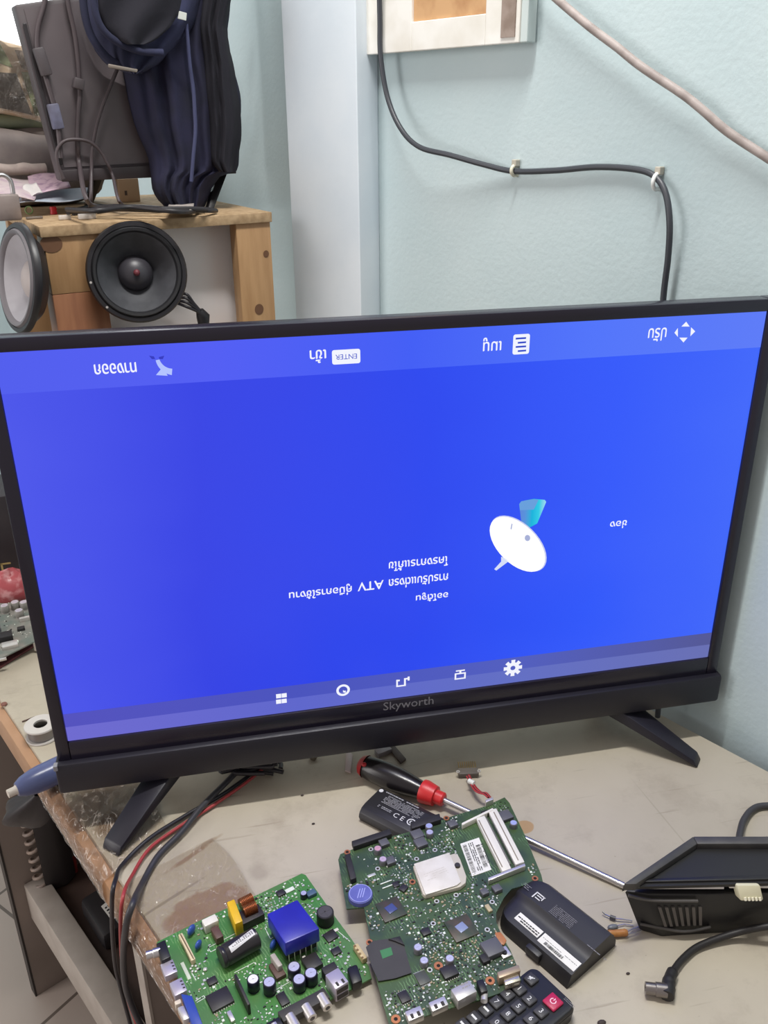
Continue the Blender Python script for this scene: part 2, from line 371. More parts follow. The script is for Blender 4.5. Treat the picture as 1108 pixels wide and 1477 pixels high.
# icons on the bars
def P_(u, v, lay=2): return S(u, v, lay)
c = P_(226, 528); m = MB()
vs = []; n = 12
for i in range(n+1):
    t_ = i/n; a = PI+.15+t_*1.25; w_ = .0016+.0012*t_
    cx, cz = .018, .009; r_ = .0165
    o_ = V((cx+math.cos(a)*r_*1.0, 0, cz+math.sin(a)*r_*1.0))
    rad = V((math.cos(a), 0, math.sin(a))); vs += [c+o_*.8+rad*w_, c+o_*.8-rad*w_]
m.faces(vs, [(2*i, 2*i+1, 2*i+3, 2*i+2) for i in range(n)])
tip = P_(242, 542); m.faces([tip, P_(225, 541), P_(235, 529)], [(0, 1, 2)]); sub(m, 'return_arrow_icon', M_pale)
m = MB(); m.faces([P_(215, 513), P_(222, 514), P_(224, 518), P_(219, 518)], [(0, 1, 2, 3)]); m.faces([P_(229, 515), P_(237, 513), P_(235, 518), P_(230, 518)], [(0, 1, 2, 3)]); sub(m, 'return_arrow_icon', emis('screen_dim_blue', '#3a3fc0'))
def rrect(u0, v0, u1, v1, lay, rad):
    a = P_((u0+u1)/2, (v0+v1)/2, lay); w = abs(P_(u1, v0, lay).x-P_(u0, v0, lay).x)/2; h = abs(P_(u0, v1, lay).z-P_(u0, v0, lay).z)/2; pts = []
    for (sx, sz, a0) in ((1, 1, 0), (-1, 1, 90), (-1, -1, 180), (1, -1, 270)):
        for i in range(5):
            q = math.radians(a0+22.5*i); pts.append(a+V((sx*(w-rad)+rad*math.cos(q), 0, sz*(h-rad)+rad*math.sin(q))))
    return MB().faces(pts, [tuple(range(len(pts)))])
k = sub(rrect(479, 504, 520, 525, 2, .002), 'enter_key_icon', M_wh)
A = P_(484, 515, 3); B = P_(515, 514, 3); sub(text(MB(), 'ENTER', (A+B)/2, EX, EZ, w=abs(A.x-B.x)), 'enter_key_text', M_bl)
sub(rrect(740, 482, 764, 511, 2, .002), 'menu_key_icon', M_wh)
m = MB()
for i, v in enumerate((488, 494, 500, 506)):
    L = 744 if i in (0, 2) else 747; c0 = P_(L, v+.5, 3); c1_ = P_(759, v-.5, 3)
    m.faces([c0+V((0, 0, -.0008)), c1_+V((0, 0, -.0008)), c1_+V((0, 0, .0008)), c0+V((0, 0, .0008))], [(0, 1, 2, 3)])
sub(m, 'menu_key_lines', M_bl)
m = MB()
for tri in (((990, 464), (983, 471), (995, 471)), ((986, 494), (980, 487), (992, 487)), ((973, 480), (978, 473), (978, 486)), ((1003, 478), (997, 472), (996, 485))):
    m.faces([P_(*q) for q in tri], [(0, 1, 2)])
sub(m, 'four_arrow_icon', M_wh)
# icons of the menu bar
m = MB()
for u, v in ((402, 1004), (410, 1003), (402, 1012), (410, 1011)):
    a = P_(u, v); h = .0026; m.faces([a+V((-h, 0, -h)), a+V((h, 0, -h)), a+V((h, 0, h)), a+V((-h, 0, h))], [(0, 1, 2, 3)])
sub(m, 'window_grid_icon', M_wh)
a = P_(495, 995.5); ex, ez = V((1, 0, 0)), UP
m = MB(); ring(m, a, ex, ez, .0046, .0072, 28); m.faces([a+V((-.0005, 0, -.001)), a+V((.0022, 0, -.0042)), a+V((.003, 0, -.001))], [(0, 1, 2)]); m.faces([a+V((0, 0, -.003)), a+V((.003, 0, -.003)), a+V((.0, 0, .0002))], [(0, 1, 2)]); sub(m, 'clock_icon', M_wh)
a = P_(581, 984); m = MB()
def q4(m, a, x0, z0, x1, z1): m.faces([a+V((x0, 0, z0)), a+V((x1, 0, z0)), a+V((x1, 0, z1)), a+V((x0, 0, z1))], [(0, 1, 2, 3)])
q4(m, a, -.007, -.0045, -.0052, .004); q4(m, a, -.007, -.0052, .0022, -.0035); q4(m, a, .0014, -.0052, .0034, .003); q4(m, a, .0014, .0028, .0066, .0048); q4(m, a, .0053, .0012, .0075, .0062); q4(m, a, -.0052, .0018, -.0032, .0038)
sub(m, 'music_note_icon', M_wh)
a = P_(664, 974); m = MB(); q4(m, a, -.0062, -.005, .0062, -.0034); q4(m, a, -.0062, .0015, .0062, .0032); q4(m, a, -.0062, -.0034, -.0044, .0015); q4(m, a, .0044, -.0034, .0062, .0015); q4(m, a, -.0011, .0032, .0011, .0062); q4(m, a, -.005, .0052, .005, .0068); sub(m, 'case_icon', M_wh)
a = P_(740, 963.5); m = MB(); ring(m, a, ex, ez, .0028, .0072, 28)
for i in range(8):
    t_ = i*PI/4; r_ = V((math.cos(t_), 0, math.sin(t_))); s_ = V((-math.sin(t_), 0, math.cos(t_)))
    m.faces([a+r_*.0068+s_*.002, a+r_*.0068-s_*.002, a+r_*.0104-s_*.0023, a+r_*.0104+s_*.0023], [(0, 1, 2, 3)])
sub(m, 'gear_icon', M_wh)
# dish picture
def curve_poly(c, a, b, rot, n=36): return [(c[0]+a*math.cos(2*PI*i/n)*math.cos(rot)-b*math.sin(2*PI*i/n)*math.sin(rot), c[1]+a*math.cos(2*PI*i/n)*math.sin(rot)+b*math.sin(2*PI*i/n)*math.cos(rot)) for i in range(n)]
sub(SF([(749, 727), (756, 722), (770, 719.5), (786, 721), (788, 724), (775, 755), (762, 762), (752, 752)], 2), 'dish_horn', ramp_emis('horn_teal', ['#5f86d8', '#5a93dc', '#1fb3dc', '#35cbe6', '#9fd8f0']))
sub(SF([(749, 727), (752, 723), (770, 720), (777, 721), (770, 735), (750, 736)], 3), 'dish_horn', emis('horn_pale', '#6aa0dc'))
sub(SF(curve_poly((748, 784), 50, 28, .78), 3), 'dish_bowl', emis('dish_shade', '#c9cff2'))
sub(SF(curve_poly((746.5, 785), 49, 28, .78), 4), 'dish_bowl', emis('dish_white', '#ffffff', 1.05))
m = MB(); m.faces([P_(u, v, 4) for u, v in ((723, 803), (736, 808), (728, 814), (716, 823), (713, 821), (723, 810))], [(0, 1, 2, 3, 4, 5)]); sub(m, 'dish_arm', emis('arm_pale', '#d6def8'))
m = MB(); m.faces([P_(u, v, 5) for u, v in curve_poly((761, 776), 4, 4.5, 0, 14)], [tuple(range(14))]); m.faces([P_(u, v, 5) for u, v in ((738, 755), (739.5, 756), (738, 764), (736.5, 763))], [(0, 1, 2, 3)]); sub(m, 'dish_feed', emis('feed_grey', '#a9b2d8'))
# maker's name on the lower bezel
A = Y(555, 1022, -.0105); B = Y(628, 1011, -.0105)
mb = MB(); zc = (A.z+B.z)/2
vs, fs = text_mesh('Skyworth', abs(A.x-B.x)); hh = max(q.y for q in vs)-min(q.y for q in vs)
text(mb, 'Skyworth', V(((A.x+B.x)/2, -.0034, (Y(591, 1016, -.0034)).z)), (1, 0, 0), (0, 0, 1), w=abs(A.x-B.x), shear=1.0)
mb.done('maker_name', mat('silver_grey_print', '#8d8c94', .4), tv, recalc=False, label='silver grey maker lettering')
mb = MB(); q = Y(84, 1099, -.011); bar(mb, -.0165, -.0125, .078, .084, -.0108, -.004, .0006); mb.done('corner_tab', mat('silver_tab', '#8a8a90', .35), tv)
# splayed feet
def foot(top, tip, wt, wb_, ht):
    # bar lying from the chin down to the bench
    top = V(top); tip = V(tip); d = (tip-top).normalized(); s = d.cross(UP).normalized(); u = s.cross(d).normalized()
    bot = [top-s*wt/2-u*ht, top+s*wt/2-u*ht, tip+s*wb_/2, tip-s*wb_/2]
    up_ = [top-s*wt/2, top+s*wt/2, tip+s*wb_/2+V((0, 0, .006))-d*.006, tip-s*wb_/2+V((0, 0, .006))-d*.006]
    return MB().hexa(bot, up_, .0015)
tL = Z(152, 1238, .0); tR = Z(1010, 1107, .0)
topL = V((.090, .012, .053)); topR = V((.600, .012, .053))
foot(topL, (tL.x+.004, tL.y+.006, .0005), .030, .024, .016).done('stand_foot', M_tvm, tv, smooth=30)
foot(topR, (tR.x+.002, tR.y+.005, .0005), .034, .018, .016).done('stand_foot', M_tvm, tv, smooth=30)
foot(V((.086, .018, .053)), (.05, .10, .0005), .024, .016, .012).done('stand_foot', M_tvm, tv, smooth=30)
foot(V((.612, .018, .053)), (.60, .085, .0005), .026, .016, .012).done('stand_foot', M_tvm, tv, smooth=30)

# ================================================================== things on the bench
def ang(a, b): q = V(b)-V(a); return math.atan2(q.y, q.x)
M_blk = mat('black_plastic', '#1c1b1d', .42); M_blk2 = mat('dull_black_plastic', '#252326', .6)
M_steel = mat('bright_steel', '#c9c6c6', .28, metal=.9); M_tin = mat('tinned_metal', '#d7d2ce', .35, metal=.6); M_gold = mat('gold_contact', '#c9a35a', .3, metal=.9)
M_cop = mat('copper_ring', '#c98255', .35, metal=.55); M_beige = mat('beige_plastic', '#d9c8a4', .5); M_ivory = mat('ivory_plastic', '#e3dfd6', .45)
M_alu = mat('can_aluminium', '#dcdbe6', .3, metal=.5); M_gry = mat('grey_ferrite', '#5a5a60', .5); M_chip = mat('chip_black', '#2b2829', .45); M_smd = mat('solder_silver', '#cfd0c8', .35, metal=.35)
M_silk = mat('white_silk_print', '#dfe6dc', .6); M_sleeve = mat('capacitor_sleeve', '#1d1a2e', .4); M_brn = mat('brown_resin', '#5b4238', .5)
def pcb_mat(name, c1, c2, c3, scale):
    m = mat(name, c1, .38); t = NT(m); b = t.n['Principled BSDF']; tc = t.add('ShaderNodeTexCoord')
    vo = t.add('ShaderNodeTexVoronoi'); vo.distance = 'CHEBYCHEV'; vo.inputs['Scale'].default_value = scale
    nz = t.add('ShaderNodeTexNoise'); nz.inputs['Scale'].default_value = 38; nz.inputs['Detail'].default_value = 5
    t.link(tc.outputs['Object'], vo.inputs['Vector']); t.link(tc.outputs['Object'], nz.inputs['Vector'])
    m1 = t.add('ShaderNodeMix', data_type='RGBA'); m1.inputs['A'].default_value = lin(c1); m1.inputs['B'].default_value = lin(c2)
    r1 = t.add('ShaderNodeValToRGB'); r1.color_ramp.elements[0].position = .42; r1.color_ramp.elements[1].position = .6; t.link(nz.outputs['Fac'], r1.inputs['Fac'])
    t.link(r1.outputs['Color'], m1.inputs['Factor'])
    m2 = t.add('ShaderNodeMix', data_type='RGBA'); m2.inputs['B'].default_value = lin(c3); t.link(m1.outputs['Result'], m2.inputs['A'])
    wv = t.add('ShaderNodeTexWave'); wv.inputs['Scale'].default_value = 120; wv.inputs['Distortion'].default_value = 5; wv.inputs['Detail Scale'].default_value = 1.5; t.link(tc.outputs['Object'], wv.inputs['Vector'])
    ml = t.add('ShaderNodeMath', operation='MULTIPLY'); r2 = t.add('ShaderNodeValToRGB'); r2.color_ramp.elements[0].position = .75; r2.color_ramp.elements[1].position = .9
    t.link(wv.outputs['Fac'], r2.inputs['Fac']); r3 = t.add('ShaderNodeValToRGB'); r3.color_ramp.elements[0].position = .5; r3.color_ramp.elements[1].position = .62; nz2 = t.add('ShaderNodeTexNoise'); nz2.inputs['Scale'].default_value = 55; t.link(tc.outputs['Object'], nz2.inputs['Vector']); t.link(nz2.outputs['Fac'], r3.inputs['Fac'])
    t.link(r2.outputs['Color'], ml.inputs[0]); t.link(r3.outputs['Color'], ml.inputs[1]); t.link(ml.outputs[0], m2.inputs['Factor']); t.link(m2.outputs['Result'], b.inputs['Base Color'])
    return m
class Board:
    def __init__(s, root, zt, rz): s.r = root; s.zt = zt; s.rz = rz; s.taken = []
    def box3(s, name, A, B, Dp, h, m, bev=.0006, z0=None, z1=None, parent=None, fix=True, **kw):   # top-face corners A, B, D in pixels at height h over the board
        zt = s.zt+h if z1 is None else z1; a = Z(*A, zt); b = Z(*B, zt); d = Z(*Dp, zt)
        zb = s.zt if z0 is None else z0
        s.taken.append(((a+b+d+(b+d-a))/4, max((b-a).length, (d-a).length)/2))
        pts = [a, b, b+d-a, d]
        return MB().hexa([V((p.x, p.y, zb)) for p in pts], pts, bev).done(name, m, parent or s.r, smooth=30, **kw)
    def block(s, name, u, v, l, w, h, m, rz=None, bev=.0004, z0=None, parent=None, **kw):
        zb = s.zt if z0 is None else z0; P = Z(u, v, zb+h); P.z = zb+h/2; s.taken.append((P, max(l, w)/2))
        return part_at(MB().box((0, 0, 0), (l, w, h), bev=bev), name, m, parent or s.r, P, s.rz if rz is None else rz, smooth=30, **kw)
    def can(s, u, v, r, h, top=None, sleeve=None, name='electrolytic_capacitor'):      # (u, v) = centre of its top
        P = Z(u, v, s.zt+h); P.z = s.zt; s.taken.append((P, r))
        b = MB().lathe([(0, 0), (r, 0), (r, .0008), (r*.94, .0014), (r, .002), (r, h-.0006), (r*.93, h), (r*.8, h)], (0, 0, 0), UP, 20)
        o = part_at(b, name, sleeve or M_sleeve, s.r, P, s.rz, smooth=40)
        b = MB().lathe([(r*.84, h-.0003), (r*.8, h+.0002), (0, h+.0002)], (0, 0, 0), UP, 20); b.box((0, 0, h+.00025), (r*1.2, r*.12, .0002)); b.box((0, 0, h+.00025), (r*.12, r*1.2, .0002))
        t_ = b.done('capacitor_top', top or M_alu, None, 40); t_.parent = o; t_.matrix_parent_inverse = Matrix.Identity(4); return o
    def disc(s, u, v, r, h, m, name): 
        P = Z(u, v, s.zt+h); P.z = s.zt; s.taken.append((P, r))
        return part_at(MB().lathe([(0, 0), (r, 0), (r, h*.8), (r*.9, h), (0, h)], (0, 0, 0), UP, 24), name, m, s.r, P, s.rz, smooth=40)
    def hole(s, u, v, ro, ri, name='mounting_ring', m=None):
        P = Z(u, v, s.zt+.0005); P.z = s.zt; s.taken.append((P, ro))
        o = part_at(MB().lathe([(ri, 0), (ri, .0007), (ro, .0007), (ro, 0)], (0, 0, 0), UP, 22), name, m or M_cop, s.r, P, s.rz, smooth=40)
        k = MB().lathe([(0, .0003), (ri, .0003)], (0, 0, 0), UP, 16).done('screw_hole', mat('hole_dark', '#1d1411', .8), None); k.parent = o; return o
    def chip(s, u, v, l, w, h, m=None, rz=None, pins=0, name='chip', **kw):
        o = s.block(name, u, v, l, w, h, m or M_chip, rz, bev=.0003, **kw)
        if pins:
            b = MB()
            for i in range(pins):
                x = -l/2*.88+l*.88*i/(pins-1)
                for sy in (-1, 1): b.box((x, sy*(w/2+.0006), -h/2+.0003), (l*.4/pins, .0014, .0004))
            p = b.done('chip_pins', M_tin, None); p.parent = o
        return o
    def scatter(s, poly, n, mats, name='chip_resistor', seed=3, stuff=True, rmax=.0017):
        r = random.Random(seed); xs = [p.x for p in poly]; ys = [p.y for p in poly]; got = []; tries = 0
        def inside(x, y):
            c = False; j = len(poly)-1
            for i in range(len(poly)):
                if (poly[i].y > y) != (poly[j].y > y) and x < (poly[j].x-poly[i].x)*(y-poly[i].y)/(poly[j].y-poly[i].y)+poly[i].x: c = not c
                j = i
            return c
        base = {}
        seeds = [(r.uniform(min(xs), max(xs)), r.uniform(min(ys), max(ys))) for _ in range(26)]
        while len(got) < n and tries < n*60:
            tries += 1
            if r.random() < .75:
                q = r.choice(seeds); x = q[0]+r.gauss(0, .009); y = q[1]+r.gauss(0, .009)
            else: x = r.uniform(min(xs), max(xs)); y = r.uniform(min(ys), max(ys))
            if not inside(x, y): continue
            if any((x-p.x)**2+(y-p.y)**2 < (rr*1.02+.0012)**2 for p, rr in s.taken): continue
            if any((x-a)**2+(y-b_)**2 < .0022**2 for a, b_ in got): continue
            got.append((x, y))
        bulk = {}
        for i, (x, y) in enumerate(got):
            m = r.choice(mats); l = r.choice([.0012, .0016, .0022]); w = l*r.choice([.5, .55, .9]); h = r.uniform(.0005, .0011); rz = s.rz+r.choice([0, PI/2])
            if i < 90:
                key = (m.name, l, round(w, 5))
                if key not in base: base[key] = part_at(MB().box((0, 0, .0004), (l, w, .0008)), name, m, s.r, (x, y, s.zt), rz)
                else: inst(base[key], s.r, (x, y, s.zt), rz)
            else: bulk.setdefault(m.name, (m, MB()))[1].box((x, y, s.zt+h/2), (l, w, h), rz)
        for k, (m, b) in bulk.items():
            o = b.done('surface_mount_specks', m, s.r, kind='stuff')

# ------------------------------------------------------------------ laptop motherboard
ZB_, ZT_ = .0165, .0180
P1, P2 = Z(491, 1234, ZT_), Z(728, 1150, ZT_); RZ = ang(P1, P2)
out = [(491, 1232), (536, 1214), (606, 1196), (650, 1178), (700, 1163), (728, 1150), (735, 1158), (757, 1204), (781, 1262), (783, 1271), (756, 1277), (738, 1282), (727, 1295), (716, 1316), (716, 1330), (722, 1345), (737, 1372), (749, 1401), (752, 1414), (722, 1432), (700, 1440), (640, 1457), (600, 1470), (575, 1484), (562, 1480), (545, 1420), (536, 1385), (535, 1357), (525, 1309), (500, 1311), (488, 1240)]
poly = [Z(u, v, ZT_) for u, v in out]
mb_root = thing('laptop_motherboard', 'large dark green circuit board with white processor, two white memory slots and blue coin cell', 'circuit board', (.33, -.19, 0), RZ)
M_pcb = pcb_mat('dark_green_circuit', '#435a34', '#374a36', '#6a8a5a', 260)
MB().prism(poly, ZB_, ZT_).done('board', M_pcb, mb_root)
B = Board(mb_root, ZT_, RZ)
# what it rests on: solder-side stand-offs
for k, (u, v) in enumerate(((500, 1245), (725, 1165), (770, 1265), (745, 1408), (570, 1470))):
    P = Z(u, v, ZT_); P.z = 0
    MB().cyl((P.x, P.y, 0), (P.x, P.y, ZB_), .0022, n=10).done('standoff', M_tin, mb_root, smooth=40)
# processor in its socket
h = .006; soc = [(596, 1249), (607, 1246), (655, 1231), (660, 1232), (664, 1239), (673, 1264), (672, 1273), (664, 1279), (614, 1292), (610, 1289)]
pp = [Z(u, v, ZT_+.0045) for u, v in soc]; B.taken.append((Z(636, 1262, ZT_), .026))
MB().prism(pp, ZT_, ZT_+.0045, .0006).done('processor_socket', mat('socket_ivory', '#cfc7b9', .45), mb_root, smooth=30)
pr = [Z(u, v, ZT_+.006) for u, v in ((597, 1246), (648, 1229.5), (654, 1243), (665, 1272), (659, 1277), (614, 1290.5))]
cpu = MB().prism(pr, ZT_+.0045, ZT_+.0062, .0005).done('processor', mat('processor_lid', '#e2ddd5', .32, col2='#d6d0c6', scale=60), mb_root, smooth=30)
P = Z(629, 1260, ZT_+.0063); dashes(MB(), P+V((0, 0, 0)), (math.cos(RZ), math.sin(RZ), 0), (-math.sin(RZ), math.cos(RZ), 0), .022, .010, 4, .2, 3).done('lid_print', mat('lid_pale_print', '#c9c2b6', .4), cpu, recalc=False)
B.disc(660, 1247, .0028, .0066, mat('cam_screw', '#4a4640', .4, metal=.5), 'socket_screw')
# memory slots: four ivory rails, end brackets
def slot(A1, A2, B1):     # top quad by pixels
    return B.box3('memory_slot', A1, A2, B1, .0055, M_ivory, .0005)
s1 = slot((687, 1180), (699, 1176), (725, 1257)); s2 = slot((704, 1169), (716, 1165.5), (744, 1247))
for o_, L in ((s1, ((690, 1183), (691.5, 1182.5), (724, 1251))), (s2, ((711.5, 1171), (713, 1170.5), (747, 1241)))):
    B.box3('slot_contacts', *L, .0057, mat('slot_groove', '#8a7f70', .5), .0002, z0=ZT_+.004, parent=o_)
B.box3('slot_bar', (699, 1179), (702, 1178), (734, 1247), .005, mat('grey_rail', '#6f6b66', .5), .0003)
B.box3('slot_bar', (716, 1171), (719, 1170), (752, 1240), .004, mat('grey_rail', '#6f6b66', .5), .0003)
B.box3('slot_bracket', (666, 1187), (711, 1165), (667, 1190), .006, M_ivory, .0004)
B.box3('slot_bracket', (704, 1266), (757, 1245), (705, 1270), .006, M_tin, .0004)
# paper label with barcode
zl_ = ZT_+.0006; a, b_, d_ = Z(664, 1217, zl_), Z(691, 1208, zl_), Z(681, 1264, zl_)
lab = MB().hexa([V((p.x, p.y, ZT_)) for p in (a, b_, b_+d_-a, d_)], [a, b_, b_+d_-a, d_]).done('paper_label', mat('white_label', '#e6e4de', .6), mb_root); B.taken.append(((b_+d_)/2, .014))
ex = (d_-a).normalized(); ey = (b_-a).normalized(); ce = (b_+d_)/2+V((0, 0, .0001))
m = MB(); bars(m, ce+ey*-.0068, ex, ey, (d_-a).length*.85, .004, 34, 1); bars(m, ce+ey*.0062+ex*.002, ex, ey, (d_-a).length*.7, .0045, 30, 2); dashes(m, ce-ey*.0003, ex, ey, (d_-a).length*.86, .006, 3, .5, 4); dashes(m, ce+ey*.0105, ex, ey, (d_-a).length*.6, .003, 2, .5, 5)
m.done('label_print', mat('black_print', '#2a2a2a', .7), lab, recalc=False)
# coin cell
P = Z(520, 1288, ZT_+.0055); P.z = ZT_-.001
B.disc(520, 1288, .0112, .0055, mat('blue_cell', '#5e63ac', .4, col2='#686eb6', scale=90), 'coin_cell'); B.taken.append((P, .013))
m = MB(); ring(m, Z(520, 1288, ZT_+.0056), V((1, 0, 0)), V((0, 1, 0)), .0098, .0103, 30); q = Z(520, 1288, ZT_+.0056)
for dx_ in (-.002, .0004, .0026): m.faces([q+V((dx_-.002, -.005, 0)), q+V((dx_-.0012, -.005, 0)), q+V((dx_+.003, .005, 0)), q+V((dx_+.0022, .005, 0))], [(0, 1, 2, 3)])
m.done('cell_marks', mat('pale_cell_marks', '#a6abe6', .5), mb_root, recalc=False)
# black and grey connectors
B.box3('edge_connector', (507, 1213), (562, 1195), (510, 1221), .006, M_blk2); B.box3('edge_connector', (592, 1186), (634, 1173), (594, 1195), .006, M_blk2)
B.box3('card_connector', (497, 1233), (505, 1230), (506, 1269), .006, M_blk2)
for u, v, l in ((602, 1202, .0115), (607, 1214, .0115), (554, 1214, .009), (563, 1240, .009), (729, 1175, .013), (653, 1187, .009), (717, 1280, .008), (699, 1285, .007)):
    B.block('power_inductor', u, v, l, l*.95, .004, M_gry, bev=.0005)
B.block('power_inductor', 710.5, 1365, .0165, .0155, .0055, M_gry, bev=.0006); B.block('inductor', 699.5, 1381, .007, .008, .004, M_blk2); 
for u, v, m_ in ((619, 1191, mat('can_blue', '#b7bfe6', .3, metal=.3)), (620, 1200, None), (545, 1223.5, mat('can_pink', '#d8a7b4', .35, metal=.2)), (552.5, 1239, mat('can_lilac', '#cdb9cc', .35, metal=.2)), (741, 1186.5, mat('can_blue', '#b7bfe6', .3, metal=.3)), (603, 1366, None), (612, 1385, None), (649, 1382, None)):
    B.can(u, v, .0038, .0058, top=m_, sleeve=mat('can_side', '#8d8a92', .35, metal=.5), name='can_capacitor')
for u, v in ((501, 1229), (644, 1180), (595, 1272), (772, 1267), (632.5, 1393), (707, 1414.5), (571, 1470), (533, 1359)): B.hole(u, v, .0038 if v > 1380 else .003, .0016)
for u, v in ((630, 1300), (658, 1291), (710, 1301), (601, 1239), (627.5, 1226), (545, 1253), (625, 1332), (703, 1341), (620, 1399), (535, 1225)): B.hole(u, v, .0024, .0013, 'ring_pad', M_smd)
# graphics and bridge chips
for u, v, c_, d0_, l in ((564, 1311, '#4a3f38', '#4a5488', .022), (666, 1338, '#54493c', '#8a94b8', .023)):
    o_ = B.chip(u, v, l, l, .0016, mat('chip_carrier_'+c_[1:], c_, .45, col2='#33402f', scale=70), name='large_chip')
    B.block('chip_die', u, v-1, .009, .0085, .0022, mat('die_'+d0_[1:], d0_, .25, spec=.5), parent=o_)
B.chip(582, 1280, .0075, .0065, .0022, rz=RZ+.5); B.chip(614.5, 1343, .008, .007, .002); B.chip(648, 1400, .013, .011, .0035, pins=7, name='driver_chip', rz=RZ); B.chip(609.5, 1410, .010, .012, .0014, mat('chip_grey', '#4a4d48', .45), pins=8)
B.chip(583, 1437, .008, .010, .002, pins=5); B.chip(571, 1275, .006, .006, .0015); B.chip(536, 1262, .008, .003, .001, M_smd)
B.chip(560, 1278, .012, .0012, .0008, M_silk, name='silk_mark'); B.chip(557, 1272, .012, .0012, .0008, M_silk, name='silk_mark')
# black insulating sheet over one corner
ins = [(528, 1366), (538, 1357), (575, 1352), (583, 1364), (594, 1403), (570, 1411), (546, 1415), (537, 1395)]; q = [Z(u, v, ZT_+.0018) for u, v in ins]; B.taken.append((Z(560, 1385, ZT_), .028))
MB().prism(q, ZT_+.001, ZT_+.0018).done('insulating_sheet', mat('charcoal_film', '#3d3b3c', .6, col2='#373536', scale=50), mb_root, label='charcoal film with a green square opening')
a = [Z(u, v, ZT_+.002) for u, v in ((548, 1371), (564, 1366), (567, 1377), (552, 1383))]; MB().faces(a, [(0, 1, 2, 3)]).done('sheet_window', mat('window_green', '#3d7d4d', .5), mb_root)
MB().prism([Z(u, v, ZT_+.0035) for u, v in ((560, 1354), (577, 1350), (584, 1363), (570, 1357))], ZT_, ZT_+.0035, .0004).done('foam_pad', M_blk2, mb_root, smooth=30)
# ports along the near edge
def port(A, Bq, Dq, h, name='usb_port', slots=2):
    o_ = B.box3(name, A, Bq, Dq, h, M_tin, .0006); zt = ZT_+h; a = Z(*A, zt); b = Z(*Bq, zt); d = Z(*Dq, zt)
    for i in range(slots):
        f = (i+.7)/(slots+.35); c_ = a+(b-a)*f+(d-a)*.68; e_ = (b-a)*.09; g_ = (d-a)*.24
        m = MB(); z_ = V((0, 0, .0001)); m.faces([c_-e_-g_+z_, c_+e_-g_+z_, c_+e_+g_+z_, c_-e_+g_+z_], [(0, 1, 2, 3)]); m.done('port_slot', mat('slot_dark', '#2d2724', .6), o_, recalc=False)
    return o_
port((584, 1459), (606, 1450), (590, 1473), .0065); port((618, 1446), (641, 1436), (624, 1459), .0065, 'video_port')
rj = B.box3('network_jack', (650, 1427), (677, 1413), (661, 1444), .0110, mat('jack_steel', '#c3bfbd', .35, metal=.5), .0008)
m = MB(); q = Z(671, 1421, ZT_+.0111); dashes(m, q, (math.cos(RZ), math.sin(RZ), 0), (-math.sin(RZ), math.cos(RZ), 0), .007, .006, 2, .4, 6); m.done('jack_stamp', mat('stamp_grey', '#9b9692', .4), rj, recalc=False)
B.box3('power_jack', (687, 1414), (697, 1411), (694, 1432), .009, M_blk, .001)
P = Z(699, 1432, ZT_+.003); MB().cyl((P.x, P.y, ZT_+.004), (P.x-.003, P.y-.008, ZT_+.004), .0028, n=14).done('jack_pin', M_tin, mb_root, smooth=40)
vg = B.box3('video_socket', (717, 1402), (748, 1391), (720, 1411), .009, mat('socket_beige_metal', '#a8957f', .4, metal=.4), .0006)
B.box3('socket_shell', (726, 1411), (748, 1404), (729, 1421), .0065, mat('shell_gilt', '#dcd2bc', .25, metal=.8), .0008, parent=vg)
sw = B.block('push_switch', 728, 1373, .0085, .010, .002, M_tin); B.disc(728, 1372.5, .0022, .0035, M_blk, 'switch_button')
m = MB(); q = Z(722, 1353, ZT_+.002); 
def blob(m, pts, z): m.prism([Z(u, v, z) for u, v in pts], ZT_+.0002, z, .0004)
blob(m, ((714, 1345), (722, 1344), (727, 1350), (731, 1356), (727, 1363), (721, 1361), (717, 1354)), ZT_+.0016); m.done('copper_tape', mat('orange_tape', '#b97a4b', .45, col2='#a8673d', scale=90), mb_root, smooth=30)
B.block('chip_bead', 705, 1309, .004, .008, .0022, mat('bead_beige', '#b7a988', .5)); B.box3('ribbon_socket', (694, 1170), (711, 1166), (696, 1175), .005, M_blk2, .0004)
# wired plug at the far corner
B.box3('wire_bracket', (700, 1153), (711, 1149), (701, 1157), .007, M_tin, .0004)
mats_ = [M_smd, M_smd, M_chip, mat('smd_tan', '#a8977a', .5), M_silk, mat('smd_grey', '#7d827c', .4)]
B.scatter([p+(V((.33, -.19, 0))-p)*.03 for p in poly], 760, mats_, seed=5)

# cable plug that stands beside the board
plug = thing('cable_plug', 'small grey pin plug on short twisted red wires, lying beyond the board with memory slots', 'connector', Z(675, 1115, .004), 0)
a = Z(661, 1111, .007); b_ = Z(690, 1110, .007); hd = (b_-a).normalized(); up2 = V((-hd.y, hd.x, 0))
MB().hexa([V((p.x, p.y, .001)) for p in (a-up2*.006, b_-up2*.006, b_+up2*.004, a+up2*.004)], [p for p in (a-up2*.006, b_-up2*.006, b_+up2*.004, a+up2*.004)], .001).done('plug_body', mat('grey_plug', '#5d5650', .5), plug, smooth=30)
for s_ in (a-hd*.0005-up2*.003, b_+hd*.0005-up2*.003): part_at(MB().lathe([(.0008, 0), (.0008, .001), (.0021, .001), (.0021, 0)], (0, 0, 0), UP, 14), 'plug_ear', M_tin, plug, (s_.x, s_.y, .007), smooth=40)
for i in range(9):
    q = a+(b_-a)*(.08+.84*i/8)+up2*.004; MB().tube([(q.x, q.y, .005), (q.x+up2.x*.012, q.y+up2.y*.012, .005)], .00045, 6).done('pin', M_gold, plug)
w0 = Z(676, 1118, .006); w3 = Z(706, 1152, ZT_+.005)
